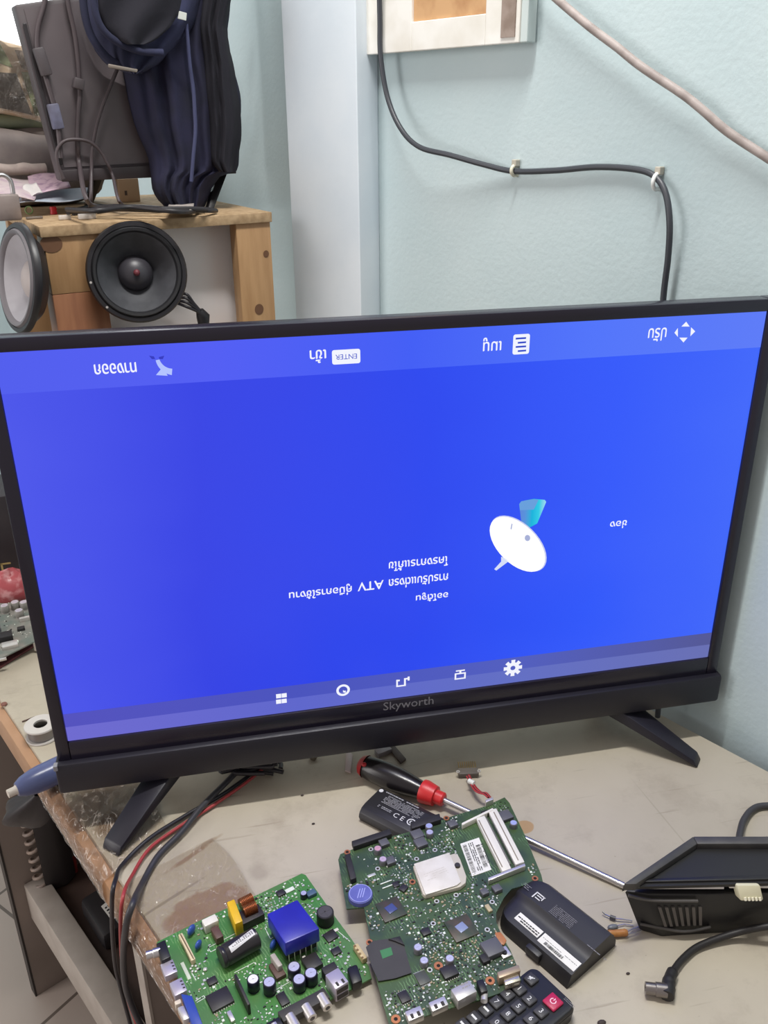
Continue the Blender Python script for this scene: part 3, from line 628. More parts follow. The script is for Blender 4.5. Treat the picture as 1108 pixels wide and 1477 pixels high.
for j, (dx_, c_) in enumerate(((-.0016, '#a8323a'), (-.0004, '#4b1f22'), (.0008, '#b03a40'), (.002, '#8d2a30'))):
    ps = [Z(u, v, z) for u, v, z in ((675, 1119, .006), (679, 1127, .009), (685, 1137, .012), (692, 1143, .014), (700, 1145, .016), (706, 1151, .0175))]
    ps = [p+V((dx_, dx_*.4*(-1)**i, .0005*math.sin(i*1.7+j))) for i, p in enumerate(ps)]
    MB().tube(spline(ps, 5), .0009, 7).done('wire', mat('wire_'+c_[1:], c_, .45), plug, smooth=60)
q = Z(680, 1129, .011); MB().tube([q+V((-.002, .003, .0005)), q+V((.0022, -.003, .001))], .0028, 10).done('wire_wrap', mat('white_wrap', '#dfe2dc', .6), plug, smooth=40)

# ------------------------------------------------------------------ television main board
TB_, TT_ = .0046, .0062
tvout = [(226, 1359), (262, 1341), (300, 1322), (360, 1296), (435, 1260), (441, 1262), (481, 1319), (509, 1357), (532, 1394), (536, 1411), (500, 1430), (440, 1460), (385, 1489), (300, 1540), (291, 1478), (262, 1420)]
tp = [Z(u, v, TT_) for u, v in tvout]; RT = ang(Z(226, 1359, TT_), Z(435, 1260, TT_))
tb = thing('television_board', 'bright green circuit board with blue transformer and big black capacitor on the near bench edge', 'circuit board', (.17, -.22, 0), RT)
M_pcb2 = pcb_mat('bright_green_circuit', '#45803c', '#527e44', '#76a064', 200)
MB().prism(tp, TB_, TT_).done('board', M_pcb2, tb)
for u, v in ((300, 1340), (430, 1270), (525, 1405), (330, 1460)):
    P = Z(u, v, TT_); MB().cyl((P.x, P.y, 0), (P.x, P.y, TB_), .002, n=10).done('standoff', M_tin, tb, smooth=40)
T = Board(tb, TT_, RT)
# transformer: blue tape cap over dark windings with pins
zt = TT_+.026; tq = [Z(u, v, zt) for u, v in ((385, 1318), (429, 1297), (461, 1339), (411, 1361))]; T.taken.append((sum(tq, V())/4, .026))
cap = MB().hexa([V((p.x, p.y, zt-.016)) for p in tq], tq, .0012).done('transformer_tape', mat('deep_blue_tape', '#2a2aa0', .35, col2='#2d2fae', scale=40), tb, smooth=30)
cc = sum(tq, V())/4; wd_ = [cc+(p-cc)*.88 for p in tq]; MB().hexa([V((p.x, p.y, TT_+.003)) for p in wd_], [V((p.x, p.y, zt-.0155)) for p in wd_]).done('transformer_core', mat('ferrite_dark', '#231d24', .5), tb)
for i in range(6):
    p = tq[3]+(tq[2]-tq[3])*(.08+.84*i/5); p = cc+(p-cc)*.97; MB().tube([(p.x, p.y, TT_), (p.x, p.y, zt-.015)], .0005, 6).done('transformer_pin', M_tin, tb)
# main filter capacitor lying down
rc = .0094; A = Z(318, 1382, TT_+rc); B2 = Z(371, 1352, TT_+rc); A.z = B2.z = TT_+rc; ax = (B2-A).normalized(); L = (B2-A).length; T.taken += [(A+(B2-A)*f, .014) for f in (0, .33, .66, 1)]
mc = MB().lathe([(0, 0), (rc*.9, 0), (rc, .0012), (rc, .003), (rc*.93, .004), (rc, .005), (rc, L-.001), (rc*.85, L), (0, L)], A, ax, 28).done('filter_capacitor', mat('black_sleeve', '#2a282b', .3), tb, smooth=40)
def on_cyl(f, a_): 
    s_ = ax.cross(UP).normalized(); u_ = s_.cross(ax); return A+ax*(L*f)+(s_*math.sin(a_)+u_*math.cos(a_))*(rc+.00012)
m = MB(); n = 14
for i in range(n):
    f0, f1 = .22+.7*i/n, .22+.7*(i+1)/n; lo0, lo1 = .15-.5*(i/n), .15-.5*((i+1)/n)
    for k in range(4):
        a0_ = lo0+(.62-lo0*.2)*k/4; a1_ = lo0+(.62-lo0*.2)*(k+1)/4; b0_ = lo1+(.62-lo1*.2)*k/4; b1_ = lo1+(.62-lo1*.2)*(k+1)/4
        m.faces([on_cyl(f0, a0_), on_cyl(f1, b0_), on_cyl(f1, b1_), on_cyl(f0, a1_)], [(0, 1, 2, 3)])
m.done('sleeve_stripe', mat('sleeve_white', '#d3d1d1', .4), mc, recalc=False)
m = MB(); r = random.Random(2)
for i in range(11):
    for k in range(3):
        if r.random() < .8:
            f = .3+.055*i; a_ = .0+.14*k-.3*(f-.3); m.faces([on_cyl(f, a_)+V((0, 0, .0001)), on_cyl(f+.03, a_)+V((0, 0, .0001)), on_cyl(f+.03, a_+.08)+V((0, 0, .0001)), on_cyl(f, a_+.08)+V((0, 0, .0001))], [(0, 1, 2, 3)])
m.done('sleeve_print', mat('sleeve_dark_print', '#4b494c', .5), mc, recalc=False)
# copper choke
for k, (u0, v0, u1, v1) in enumerate(((346, 1302, 364, 1293), (351, 1312, 369, 1304))):
    a = Z(u0, v0, TT_+.014); b_ = Z(u1, v1, TT_+.014); a.z = b_.z = TT_+.011; pts = []; T.taken.append(((a+b_)/2, .01))
    MB().lathe([(0, 0), (.0052, 0)]+[(.0052+.0006*(i % 2), .0006+i*(b_-a).length/18) for i in range(18)]+[(.0052, (b_-a).length), (0, (b_-a).length)], a, b_-a, 20).done('choke_coil', mat('copper_wire', '#8f5636', .32, metal=.7), tb, smooth=60)
T.block('choke_frame', 361, 1318, .022, .014, .009, mat('choke_black', '#2a2322', .5))
T.box3('film_capacitor', (327, 1301), (338, 1296.5), (339, 1333), .017, mat('yellow_case', '#e2b51f', .4), .0008)
T.block('power_header', 303, 1327, .013, .0085, .010, M_ivory, bev=.0008)
T.block('thermistor', 313, 1344, .007, .014, .008, M_brn, bev=.001)
for u, v, r_ in ((276, 1340, .0045), (286, 1361, .0038), (394, 1361, .0042)):
    P = Z(u, v, TT_+.006); P.z = TT_+.005; T.taken.append((P, r_))
    part_at(MB().ball((0, 0, 0), r_, 1.15, .55, 1.0), 'disc_capacitor', mat('blue_disc', '#3557a6', .35), tb, P, RT+.6, smooth=60)
T.box3('panel_connector', (257, 1348), (263, 1345), (276, 1386), .006, M_beige, .0005); T.box3('connector_groove', (259.5, 1347.5), (261, 1347), (278.5, 1383), .0063, mat('groove_brown', '#6b5438', .5), .0001, z0=TT_+.004)
# ports along the left edge
T.box3('tuner_block', (225, 1361), (238, 1355), (233, 1386), .011, M_blk, .0008)
a = Z(228, 1373, TT_+.007); b_ = Z(211, 1378, TT_+.007); MB().lathe([(0, -.002), (.0042, -.002), (.0042, .004), (.0036, .0045), (.0036, (b_-a).length), (.0014, (b_-a).length), (0, (b_-a).length-.001)], a, b_-a, 18).done('aerial_socket', M_steel, tb, smooth=40)
for q in (((231, 1391), (249, 1383), (238, 1409)), ((244, 1418), (262, 1409), (252, 1437))):
    o_ = T.box3('hdmi_port', *q, .007, mat('port_lilac_steel', '#b9b2bf', .35, metal=.4), .0006); zt_ = TT_+.0071; a, b_, d_ = [Z(*p, zt_) for p in q]
    m = MB()
    for f in (.25, .5, .75): c_ = a+(b_-a)*.85+(d_-a)*f; m.faces([c_+V((-.001, -.0007, 0)), c_+V((.001, -.0007, 0)), c_+V((.001, .0007, 0)), c_+V((-.001, .0007, 0))], [(0, 1, 2, 3)])
    m.done('port_clips', mat('slot_dark', '#2d2724', .6), o_, recalc=False)
vg = T.box3('vga_block', (261, 1433), (277, 1436), (277, 1477), .010, mat('vga_blue', '#2f49a6', .4), .0008)
T.box3('vga_shell', (255, 1453), (265, 1449), (264, 1472), .0075, M_tin, .0012, z0=TT_+.001, parent=vg); T.box3('audio_socket', (251, 1444), (260, 1440), (253, 1450), .0075, mat('socket_cream', '#d9cbb9', .45), .0008)
# chips, fins and cans
T.chip(317, 1440, .019, .0165, .0028, pins=9, name='main_chip'); T.chip(306, 1414, .008, .007, .0022, pins=4); T.chip(405, 1320-3, .001, .001, .0006)
T.box3('heat_fin', (337, 1406), (341, 1404), (357, 1450), .012, mat('fin_black', '#262322', .5), .0004)
T.chip(408, 1440, .0075, .012, .0022, pins=5); T.chip(405, 1287, .0075, .0065, .0022, pins=4); T.chip(333, 1465, .0035, .010, .003, M_tin, name='crystal')
T.can(365, 1412, .0052, .012, top=mat('can_white', '#e8e6ec', .35)); T.can(388.5, 1416, .0054, .012)
for u, v in ((424, 1394), (448.5, 1403), (431.5, 1412)): T.can(u, v, .0056, .0115)
T.can(469, 1315, .0078, .0125, top=mat('can_dark_top', '#4b484a', .5), sleeve=M_blk2); T.can(438, 1288, .0032, .006)
T.block('blue_film_part', 449, 1287, .009, .006, .004, mat('slate_blue', '#47637d', .5))
T.box3('crystal_can', (389, 1377), (396, 1373.5), (401, 1395), .010, mat('grey_case', '#b1a9a2', .45), .001); T.block('brown_base', 400, 1398, .009, .016, .004, M_brn)
T.block('smoothing_inductor', 450, 1386, .0145, .0145, .005, M_chip, bev=.001); T.block('inductor_pad', 443, 1387, .003, .014, .0035, M_ivory); T.chip(477, 1349, .011, .010, .002, pins=3, name='regulator', rz=RT+.1)
T.block('heat_tab', 481, 1343, .010, .003, .0012, M_ivory); T.chip(485, 1371, .008, .007, .002, pins=3)
T.box3('wire_header', (509, 1363), (516, 1360), (523, 1384), .006, mat('header_cream', '#cdb98c', .5), .0006)
m = MB()
for i in range(4): q = Z(512+i*3.6, 1364.5+i*5.6, TT_+.0062); m.box((q.x, q.y, q.z), (.0018, .0018, .0006), RT)
m.done('header_pins', M_gold, tb)
# double usb port and audio jack
ub = T.box3('usb_port', (469, 1406), (488, 1395), (484, 1427), .016, mat('port_lilac_steel', '#b9b2bf', .35, metal=.4), .0008)
a, b_, d_ = [Z(u, v, TT_+.0161) for u, v in ((469, 1406), (488, 1395), (484, 1427))]
m = MB()
for f in (.3, .72): c_ = a+(b_-a)*f+(d_-a)*.8; e_ = (b_-a)*.08; g_ = (d_-a)*.13; m.faces([c_-e_-g_, c_+e_-g_, c_+e_+g_, c_-e_+g_], [(0, 1, 2, 3)])
m.done('port_slot', mat('slot_dark', '#2d2724', .6), ub, recalc=False)
nrm = (d_-a).normalized(); m = MB()
for z0_, z1_ in ((.002, .0068), (.0088, .0138)):
    p0 = d_+(b_-a)*.08+nrm*.0004; p1 = d_+(b_-a)*.92+nrm*.0004; m.faces([V((p0.x, p0.y, TT_+z0_)), V((p1.x, p1.y, TT_+z0_)), V((p1.x, p1.y, TT_+z1_)), V((p0.x, p0.y, TT_+z1_))], [(0, 1, 2, 3)])
m.done('port_mouth', mat('slot_dark', '#2d2724', .6), ub, recalc=False)
T.box3('usb_base', (463, 1396), (482, 1386), (469, 1406), .010, M_blk2)
T.box3('audio_jack', (500, 1395), (515, 1389), (508, 1420), .010, M_blk, .002)
# row of phono sockets on the near edge
T.box3('phono_block', (400, 1459), (467, 1424), (409, 1474), .008, mat('block_grey_black', '#3a3735', .55), .0008)
for u, v in ((465, 1441), (443, 1456), (420, 1470), (397, 1484)):
    a = Z(u, v, TT_+.0055); dd_ = V((math.cos(RT-PI/2), math.sin(RT-PI/2), 0)); MB().lathe([(0, -.003), (.0042, -.003), (.0042, .009), (.0034, .0095), (.0022, .0095), (.0022, .003), (0, .003)], a, dd_, 18).done('phono_socket', M_tin, tb, smooth=40)
T.box3('side_block', (383, 1476), (402, 1466), (390, 1487), .009, M_blk, .0008)
# silk-screen marks
m = MB()
def sline(u0, v0, u1, v1, w=.0006):
    a, b_ = Z(u0, v0, TT_+.0002), Z(u1, v1, TT_+.0002); s_ = (b_-a).normalized().cross(UP)*w/2; m.faces([a-s_, b_-s_, b_+s_, a+s_], [(0, 1, 2, 3)])
for L_ in ((300, 1367, 369, 1331), (304, 1373, 372, 1337), (300, 1367, 304, 1373), (369, 1331, 372, 1337), (382, 1338, 390, 1354), (390, 1354, 394, 1352), (338, 1403, 367, 1388), (394, 1430, 425, 1412), (276, 1402, 283, 1414), (484, 1340, 505, 1358), (282, 1444, 294, 1436), (294, 1436, 296, 1439), (284, 1446, 296, 1439)): sline(*L_)
m.done('silk_lines', M_silk, tb, recalc=False)
m = MB()
for k in range(6): q = Z(280+5*math.cos(k*PI/3), 1397+4.5*math.sin(k*PI/3), TT_+.0008); m.ball(q, .0012, 1, 1, .5, 8)
m.ball(Z(296, 1398, TT_+.001), .002, 1, 1, .5, 8); m.done('solder_dots', M_smd, tb, smooth=50)
o_ = T.block('paper_strip', 268, 1400, .003, .019, .0004, mat('strip_pale', '#cfd5c4', .6)); o_ = T.block('bar_strip', 418, 1283, .009, .0045, .0012, M_silk)
mats_ = [M_smd, M_smd, M_chip, mat('smd_tan', '#a8977a', .5), M_silk, M_silk]
T.scatter([p+(V((.17, -.22, 0))-p)*.04 for p in tp], 420, mats_, seed=9)

# ================================================================== bench
M_top = mat('cream_laminate', '#bdb4a3', .42)
t = NT(M_top); b = t.n['Principled BSDF']; tc = t.add('ShaderNodeTexCoord'); geo = t.add('ShaderNodeNewGeometry')
def nz_(scale, det=5, rough=.6, vec=None, dist=0.0):
    n = t.add('ShaderNodeTexNoise'); n.inputs['Scale'].default_value = scale; n.inputs['Detail'].default_value = det; n.inputs['Roughness'].default_value = rough; n.inputs['Distortion'].default_value = dist
    t.link(vec or geo.outputs['Position'], n.inputs['Vector']); return n.outputs['Fac']
def rmp(src, p0, p1, c0=(0, 0, 0, 1), c1=(1, 1, 1, 1)):
    r = t.add('ShaderNodeValToRGB'); r.color_ramp.elements[0].position = p0; r.color_ramp.elements[1].position = p1; r.color_ramp.elements[0].color = c0; r.color_ramp.elements[1].color = c1; t.link(src, r.inputs['Fac']); return r.outputs['Color']
def mixc(fac, a, bcol):
    m = t.add('ShaderNodeMix', data_type='RGBA'); t.link(fac, m.inputs['Factor']); 
    if isinstance(a, tuple): m.inputs['A'].default_value = a
    else: t.link(a, m.inputs['A'])
    if isinstance(bcol, tuple): m.inputs['B'].default_value = bcol
    else: t.link(bcol, m.inputs['B'])
    return m.outputs['Result']
def mul(a, c):
    m = t.add('ShaderNodeMath', operation='MULTIPLY'); t.link(a, m.inputs[0])
    if isinstance(c, (int, float)): m.inputs[1].default_value = c
    else: t.link(c, m.inputs[1])
    return m.outputs[0]
base = rmp(nz_(6), .35, .7, lin('#aea594'), lin('#b9b09f'))
base = mixc(mul(rmp(nz_(14, 8, .7), .52, .72), .6), base, lin('#998d7e'))         # grime
base = mixc(mul(rmp(nz_(260, 2), .73, .78), .7), base, lin('#7d7064'))              # specks
mp = t.add('ShaderNodeMapping'); mp.inputs['Rotation'].default_value = (0, 0, -.75); mp.inputs['Scale'].default_value = (5, 90, 1); t.link(geo.outputs['Position'], mp.inputs['Vector'])
base = mixc(mul(rmp(nz_(1.6, 3, .5, mp.outputs['Vector']), .66, .74), .5), base, lin('#8a7d6d'))   # scratches
def patch(u, v, rx, ry, rot, col, amt, base, soft=.25, nscale=60, namp=.5):         # worn patch with a ragged outline
    P = Z(u, v); m = t.add('ShaderNodeMapping'); m.vector_type = 'TEXTURE'; m.inputs['Location'].default_value = P; m.inputs['Rotation'].default_value = (0, 0, rot); m.inputs['Scale'].default_value = (rx, ry, .05)
    t.link(geo.outputs['Position'], m.inputs['Vector']); ln = t.add('ShaderNodeVectorMath', operation='LENGTH'); t.link(m.outputs[0], ln.inputs[0])
    n = nz_(nscale, 4); s = t.add('ShaderNodeMath', operation='MULTIPLY_ADD'); t.link(n, s.inputs[0]); s.inputs[1].default_value = namp; s.inputs[2].default_value = -namp/2
    a = t.add('ShaderNodeMath', operation='ADD'); t.link(ln.outputs['Value'], a.inputs[0]); t.link(s.outputs[0], a.inputs[1])
    f = rmp(a.outputs[0], 1-soft, 1, (1, 1, 1, 1), (0, 0, 0, 1)); return mixc(mul(f, amt), base, lin(col))
base = patch(300, 1310, .040, .024, .35, '#94765c', .8, base, .14, 45, .8)
base = patch(266, 1328, .022, .016, .1, '#967a62', .7, base, .2, 45, .8)
base = patch(163, 1187, .026, .022, .9, '#6d5236', .9, base, .45, 110, .8)
base = patch(128, 1160, .06, .026, .9, '#94816f', .8, base, .5, 70, .9)
base = patch(275, 1235, .030, .0035, .62, '#8a6a4c', .75, base, .5, 120, .9)
base = patch(240, 1300, .05, .0022, .55, '#6d6050', .55, base, .5, 120, .6)
base = patch(372, 1258, .012, .015, .3, '#8f8475', .5, base, .6, 70, .9)
base = patch(755, 1193, .012, .0095, .2, '#ad8858', .8, base, .12, 60, .25)
base = patch(300, 1215, .02, .003, .5, '#8a7358', .55, base, .5, 120, .9)
base = patch(560, 1112, .10, .0012, .12, '#a59a8b', .5, base, .5, 90, .6)
base = patch(958, 1180, .0012, .07, .1, '#99907f', .5, base, .5, 90, .6)
t.link(base, b.inputs['Base Color']); t.link(rmp(nz_(30), .3, .7, (.34, .34, .34, 1), (.55, .55, .55, 1)), b.inputs['Roughness'])
bpn = t.add('ShaderNodeBump'); bpn.inputs['Strength'].default_value = .08; bpn.inputs['Distance'].default_value = .001; t.link(nz_(180, 3), bpn.inputs['Height']); t.link(bpn.outputs[0], b.inputs['Normal'])
E0, E1 = Z(0, 1010), Z(240, 1370); ed = (E1-E0).normalized(); en = V((ed.y, -ed.x, 0)); en = -en if en.dot(N) < 0 else en
KD = .606; DA, DB = -.92, 1.05
def EP(d, off=0.0, z=0.0):            # point on the front edge line at bench coordinate d, moved inward by off
    s = (d-E0.dot(D))/ed.dot(D); p = E0+ed*s+en*off; return V((p.x, p.y, z))
bench = thing('workbench', 'long cream topped workbench with worn wooden front edge, standing along the blue wall', 'workbench', nd(.3, 0, FZ))
bk0, bk1 = nd(KD, DA, 0), nd(KD, DB, 0)
MB().hexa([V((p.x, p.y, -.020)) for p in (EP(DA), bk0, bk1, EP(DB))], [EP(DA), bk0, bk1, EP(DB)], .0025).done('tabletop', M_top, bench, smooth=30)
M_wood = mat('orange_brown_wood', '#b08a6c', .45, col2='#98714f', scale=14, stretch=(1, 1, 1), mix=(.35, .7), bump=.08)
MB().hexa([EP(DA, -.013, -.034), EP(DA, .010, -.034), EP(DB, .010, -.034), EP(DB, -.013, -.034)], [EP(DA, -.011, -.006), EP(DA, -.0002, -.004), EP(DB, -.0002, -.004), EP(DB, -.011, -.006)], .0015).done('front_edge_strip', M_wood, bench, smooth=30, label='orange brown wooden front edge')
M_pan = mat('grey_brown_board', '#8a7e76', .5, col2='#80746c', scale=8); M_pan2 = mat('pale_board_edge', '#b5aca3', .5, col2='#a79d94', scale=20); M_dkb = mat('dark_brown_board', '#4a3a34', .55, col2='#54423a', scale=20)
MB().hexa([nd(.002, -.453, FZ), nd(.58, -.453, FZ), nd(.58, -.435, FZ), nd(.002, -.435, FZ)], [nd(.002, -.453, -.021), nd(.58, -.453, -.021), nd(.58, -.435, -.021), nd(.002, -.435, -.021)], .001).done('side_panel', M_pan, bench, smooth=30)
MB().hexa([nd(-.001, -.4535, FZ), nd(.002, -.4535, FZ), nd(.002, -.4345, FZ), nd(-.001, -.4345, FZ)], [nd(-.001, -.4535, -.035), nd(.002, -.4535, -.035), nd(.002, -.4345, -.035), nd(-.001, -.4345, -.035)]).done('panel_edging', mat('black_edging', '#2c2624', .5), bench)
MB().hexa([nd(.004, .078, FZ), nd(.58, .078, FZ), nd(.58, .094, FZ), nd(.004, .094, FZ)], [nd(.004, .078, -.021), nd(.58, .078, -.021), nd(.58, .094, -.021), nd(.004, .094, -.021)], .001).done('side_panel', M_pan, bench, smooth=30)
MB().hexa([nd(.001, .077, FZ), nd(.004, .077, FZ), nd(.004, .095, FZ), nd(.001, .095, FZ)], [nd(.001, .077, -.035), nd(.004, .077, -.035), nd(.004, .095, -.035), nd(.001, .095, -.035)]).done('panel_edging', M_pan2, bench)
MB().hexa([nd(.021, -.435, -.53), nd(.056, -.435, -.53), nd(.056, .078, -.53), nd(.021, .078, -.53)], [nd(.021, -.435, -.455), nd(.056, -.435, -.455), nd(.056, .078, -.455), nd(.021, .078, -.455)], .002).done('stretcher', M_pan2, bench, smooth=30, label='pale stretcher board under the bench')
MB().hexa([nd(.056, -.435, -.49), nd(.58, -.435, -.49), nd(.58, .078, -.49), nd(.056, .078, -.49)], [nd(.056, -.435, -.472), nd(.58, -.435, -.472), nd(.58, .078, -.472), nd(.056, .078, -.472)], .001).done('lower_shelf', M_dkb, bench, smooth=30)
MB().hexa([nd(.004, .40, FZ), nd(.58, .40, FZ), nd(.58, .418, FZ), nd(.004, .418, FZ)], [nd(.004, .40, -.021), nd(.58, .40, -.021), nd(.58, .418, -.021), nd(.004, .418, -.021)], .001).done('side_panel', M_pan, bench, smooth=30)

# clear crumpled tape wrapped over the front edge
def tape_mat(name, amt):  # whitish streaks along the creases are painted in as highlights
    m = bpy.data.materials.new(name); m.use_nodes = True; tt = NT(m); tt.n.remove(tt.n['Principled BSDF'])
    tc_ = tt.add('ShaderNodeTexCoord'); tr = tt.add('ShaderNodeBsdfTransparent'); tr.inputs['Color'].default_value = (.93, .91, .88, 1); gg = tt.add('ShaderNodeBsdfGlossy'); gg.inputs['Roughness'].default_value = .16
    mp_ = tt.add('ShaderNodeMapping'); mp_.inputs['Rotation'].default_value = (0, 0, -math.atan2(ed.y, ed.x)+.5); mp_.inputs['Scale'].default_value = (1, .34, 1); tt.link(tc_.outputs['Object'], mp_.inputs['Vector'])
    fr_ = tt.add('ShaderNodeFresnel'); fr_.inputs['IOR'].default_value = 1.5; a1 = tt.add('ShaderNodeMixShader'); tt.link(fr_.outputs[0], a1.inputs[0]); tt.link(tr.outputs[0], a1.inputs[1]); tt.link(gg.outputs[0], a1.inputs[2])
    tn = tt.add('ShaderNodeTexNoise'); tn.inputs['Scale'].default_value = 150; tn.inputs['Detail'].default_value = 3; tn.inputs['Distortion'].default_value = 1.2; tt.link(mp_.outputs[0], tn.inputs['Vector'])
    bp_ = tt.add('ShaderNodeBump'); bp_.inputs['Strength'].default_value = .9; bp_.inputs['Distance'].default_value = .006; tt.link(tn.outputs['Fac'], bp_.inputs['Height']); tt.link(bp_.outputs[0], gg.inputs['Normal'])
    wn = tt.add('ShaderNodeTexNoise'); wn.inputs['Scale'].default_value = 45; tt.link(mp_.outputs[0], wn.inputs['Vector'])
    wa = tt.add('ShaderNodeMix', data_type='RGBA', blend_type='ADD'); wa.inputs['Factor'].default_value = .05; tt.link(mp_.outputs[0], wa.inputs['A']); tt.link(wn.outputs['Color'], wa.inputs['B'])
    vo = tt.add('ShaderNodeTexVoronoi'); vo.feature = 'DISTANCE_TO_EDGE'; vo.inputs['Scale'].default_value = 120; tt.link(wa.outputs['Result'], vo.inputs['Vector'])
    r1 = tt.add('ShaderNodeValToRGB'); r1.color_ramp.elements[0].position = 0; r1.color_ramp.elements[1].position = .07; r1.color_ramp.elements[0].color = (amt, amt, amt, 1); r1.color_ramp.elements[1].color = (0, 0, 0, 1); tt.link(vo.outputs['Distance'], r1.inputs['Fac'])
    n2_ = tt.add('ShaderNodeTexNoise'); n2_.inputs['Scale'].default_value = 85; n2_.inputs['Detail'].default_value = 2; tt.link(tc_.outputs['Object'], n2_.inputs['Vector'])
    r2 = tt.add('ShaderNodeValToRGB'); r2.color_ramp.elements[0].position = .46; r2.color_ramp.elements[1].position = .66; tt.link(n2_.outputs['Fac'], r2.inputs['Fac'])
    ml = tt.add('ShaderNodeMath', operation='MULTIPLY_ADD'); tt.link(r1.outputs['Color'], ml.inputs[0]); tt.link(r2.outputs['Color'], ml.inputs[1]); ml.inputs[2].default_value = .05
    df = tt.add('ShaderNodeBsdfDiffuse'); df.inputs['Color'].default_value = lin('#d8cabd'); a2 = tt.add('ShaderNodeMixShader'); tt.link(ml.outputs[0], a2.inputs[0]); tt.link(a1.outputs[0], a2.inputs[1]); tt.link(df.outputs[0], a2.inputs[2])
    tt.link(a2.outputs[0], tt.n['Material Output'].inputs['Surface']); return m
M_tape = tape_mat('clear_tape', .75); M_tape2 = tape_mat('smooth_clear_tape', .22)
def tape(name, da, db, wid, label, seed, amp, mt_=None):
    r = random.Random(seed); ph = [r.uniform(0, 6) for _ in range(6)]
    def fn(i, j):
        d = da+(db-da)*i; s = -.034+(wid+.034)*j
        w = abs(math.sin(d*140+ph[0]+3*math.sin(s*60+ph[1])))*abs(math.sin(s*210+ph[2]+2*math.sin(d*70)))*amp+.0004
        if s < -.013: return EP(d, -.0134-w*.4, -.006+(s+.013)*1.25)
        if s < 0: return EP(d, s-.0002, -.006+(s+.013)*.5+w*.6)
        return EP(d, s+.003*math.sin(d*50+ph[3])*j, .0006+w*(1-.3*j))
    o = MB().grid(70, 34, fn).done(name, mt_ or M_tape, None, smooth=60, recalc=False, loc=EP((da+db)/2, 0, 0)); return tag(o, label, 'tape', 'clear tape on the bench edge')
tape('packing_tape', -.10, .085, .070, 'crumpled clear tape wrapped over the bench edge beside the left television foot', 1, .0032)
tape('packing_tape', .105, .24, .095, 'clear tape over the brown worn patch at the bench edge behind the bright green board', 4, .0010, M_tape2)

# ------------------------------------------------------------------ cables that come from under the television and hang over the edge
def wirepath(pts, z): return [Z(u, v, zz) for (u, v), zz in zip(pts, z)]
def hang(name, on, offs, r, m, label, n0):
    p = [Z(u, v, z) for u, v, z in on]
    p += [PL(u, v, N, k) for u, v, k in offs]
    tag(MB().tube(spline(p, 8), r, 9).done(name, m, smooth=60, loc=p[0]), label, 'cable')
M_w1 = mat('black_wire', '#26242a', .4); M_w2 = mat('red_wire', '#a23a3c', .4); M_w3 = mat('grey_black_lead', '#37363b', .42)
hang('thin_black_wire', [(390, 1095, .006), (330, 1140, .004), (270, 1175, .004), (215, 1210, .006), (176, 1248, .006)], [(167, 1268, -.0165), (162, 1292, -.026), (162, 1340, -.026), (166, 1390, -.024), (174, 1425, -.022), (188, 1477, -.02), (196, 1510, -.02)], .0022, M_w1, 'thin black wire from under the television over the bench edge, left of the red one', 0)
hang('red_wire', [(400, 1090, .010), (360, 1125, .006), (310, 1160, .004), (255, 1195, .004), (215, 1225, .005), (190, 1264, .006)], [(180, 1284, -.018), (175, 1310, -.027), (174, 1350, -.027), (177, 1400, -.025), (184, 1440, -.022), (198, 1480, -.02), (206, 1510, -.02)], .0018, M_w2, 'thin red wire running from under the television and over the bench edge', 0)
hang('grey_lead', [(360, 1095, .012), (325, 1130, .010), (290, 1165, .009), (262, 1200, .006), (228, 1235, .005), (205, 1275, .006)], [(192, 1302, -.019), (182, 1335, -.029), (178, 1380, -.029), (181, 1420, -.027), (192, 1455, -.024), (208, 1490, -.02), (215, 1515, -.02)], .0032, M_w3, 'thick grey black lead running over the bench edge, right of the red wire', 0)
# lump of dark cable heads under the television
lump = thing('cable_bundle', 'dark bundle of cable ends lying under the television chin, left of the screwdriver', 'cable bundle', Z(365, 1105, 0))
b = MB(); r = random.Random(5)
for i in range(7):
    p = [Z(330+r.uniform(-10, 80), 1104+r.uniform(-8, 12), .004+.003*i) for k in range(4)]; b.tube(spline(p, 6), .0026, 8)
b.done('cable_coil', M_w1, lump, smooth=60)

# ------------------------------------------------------------------ screwdriver
A = Z(520, 1102, .0145); A.z = .0145; F = Z(641, 1154, .012); TIP = Z(900, 1277.5, .0035); ax = (F-A).normalized(); L = (F-A).length
sd = thing('screwdriver', 'red and black handled screwdriver with long steel shaft passing under the laptop motherboard', 'screwdriver', (A.x, A.y, 0))
MB().lathe([(0, 0), (.008, .0005), (.0112, .003), (.0126, .008), (.0137, .020), (.0142, .032), (.0136, .046), (.0122, .058), (.0106, .068), (.0094, .076), (.0092, .080)], A+ax*.002, ax, 28).done('handle', mat('handle_black', '#1b181a', .25), sd, smooth=60)
k = MB().lathe([(0, -.001), (.0075, -.0004), (.0105, .002), (.0122, .0062), (.0127, .0072)], A, ax, 28)
k.done('end_cap', mat('handle_red', '#a61e24', .35), sd, smooth=60, label='red end cap')
q = A+ax*.0105+V((-.002, -.012, .006)); MB().ball(A+ax*.010+(UP.cross(ax).normalized()*-.0075)+UP*.0094, .0032, 1, 1, .7, 10).done('red_dot', mat('handle_red', '#a61e24', .35), sd, smooth=60)
ferr = [(.0098, .0775), (.0122, .0785), (.0126, .082), (.0118, L-.018), (.0106, L-.0105), (.0076, L-.0098), (.0073, L-.0015), (.0058, L), (0, L)]
MB().lathe(ferr, A, ax, 28).done('collar', mat('collar_red', '#c42a2c', .4), sd, smooth=40, label='red collar')
MB().tube([F-ax*.01, F+(TIP-F)*.5, F+(TIP-F)*.96, TIP], [.0032, .0031, .0031, .0031], 14).done('shaft', M_steel, sd, smooth=60)

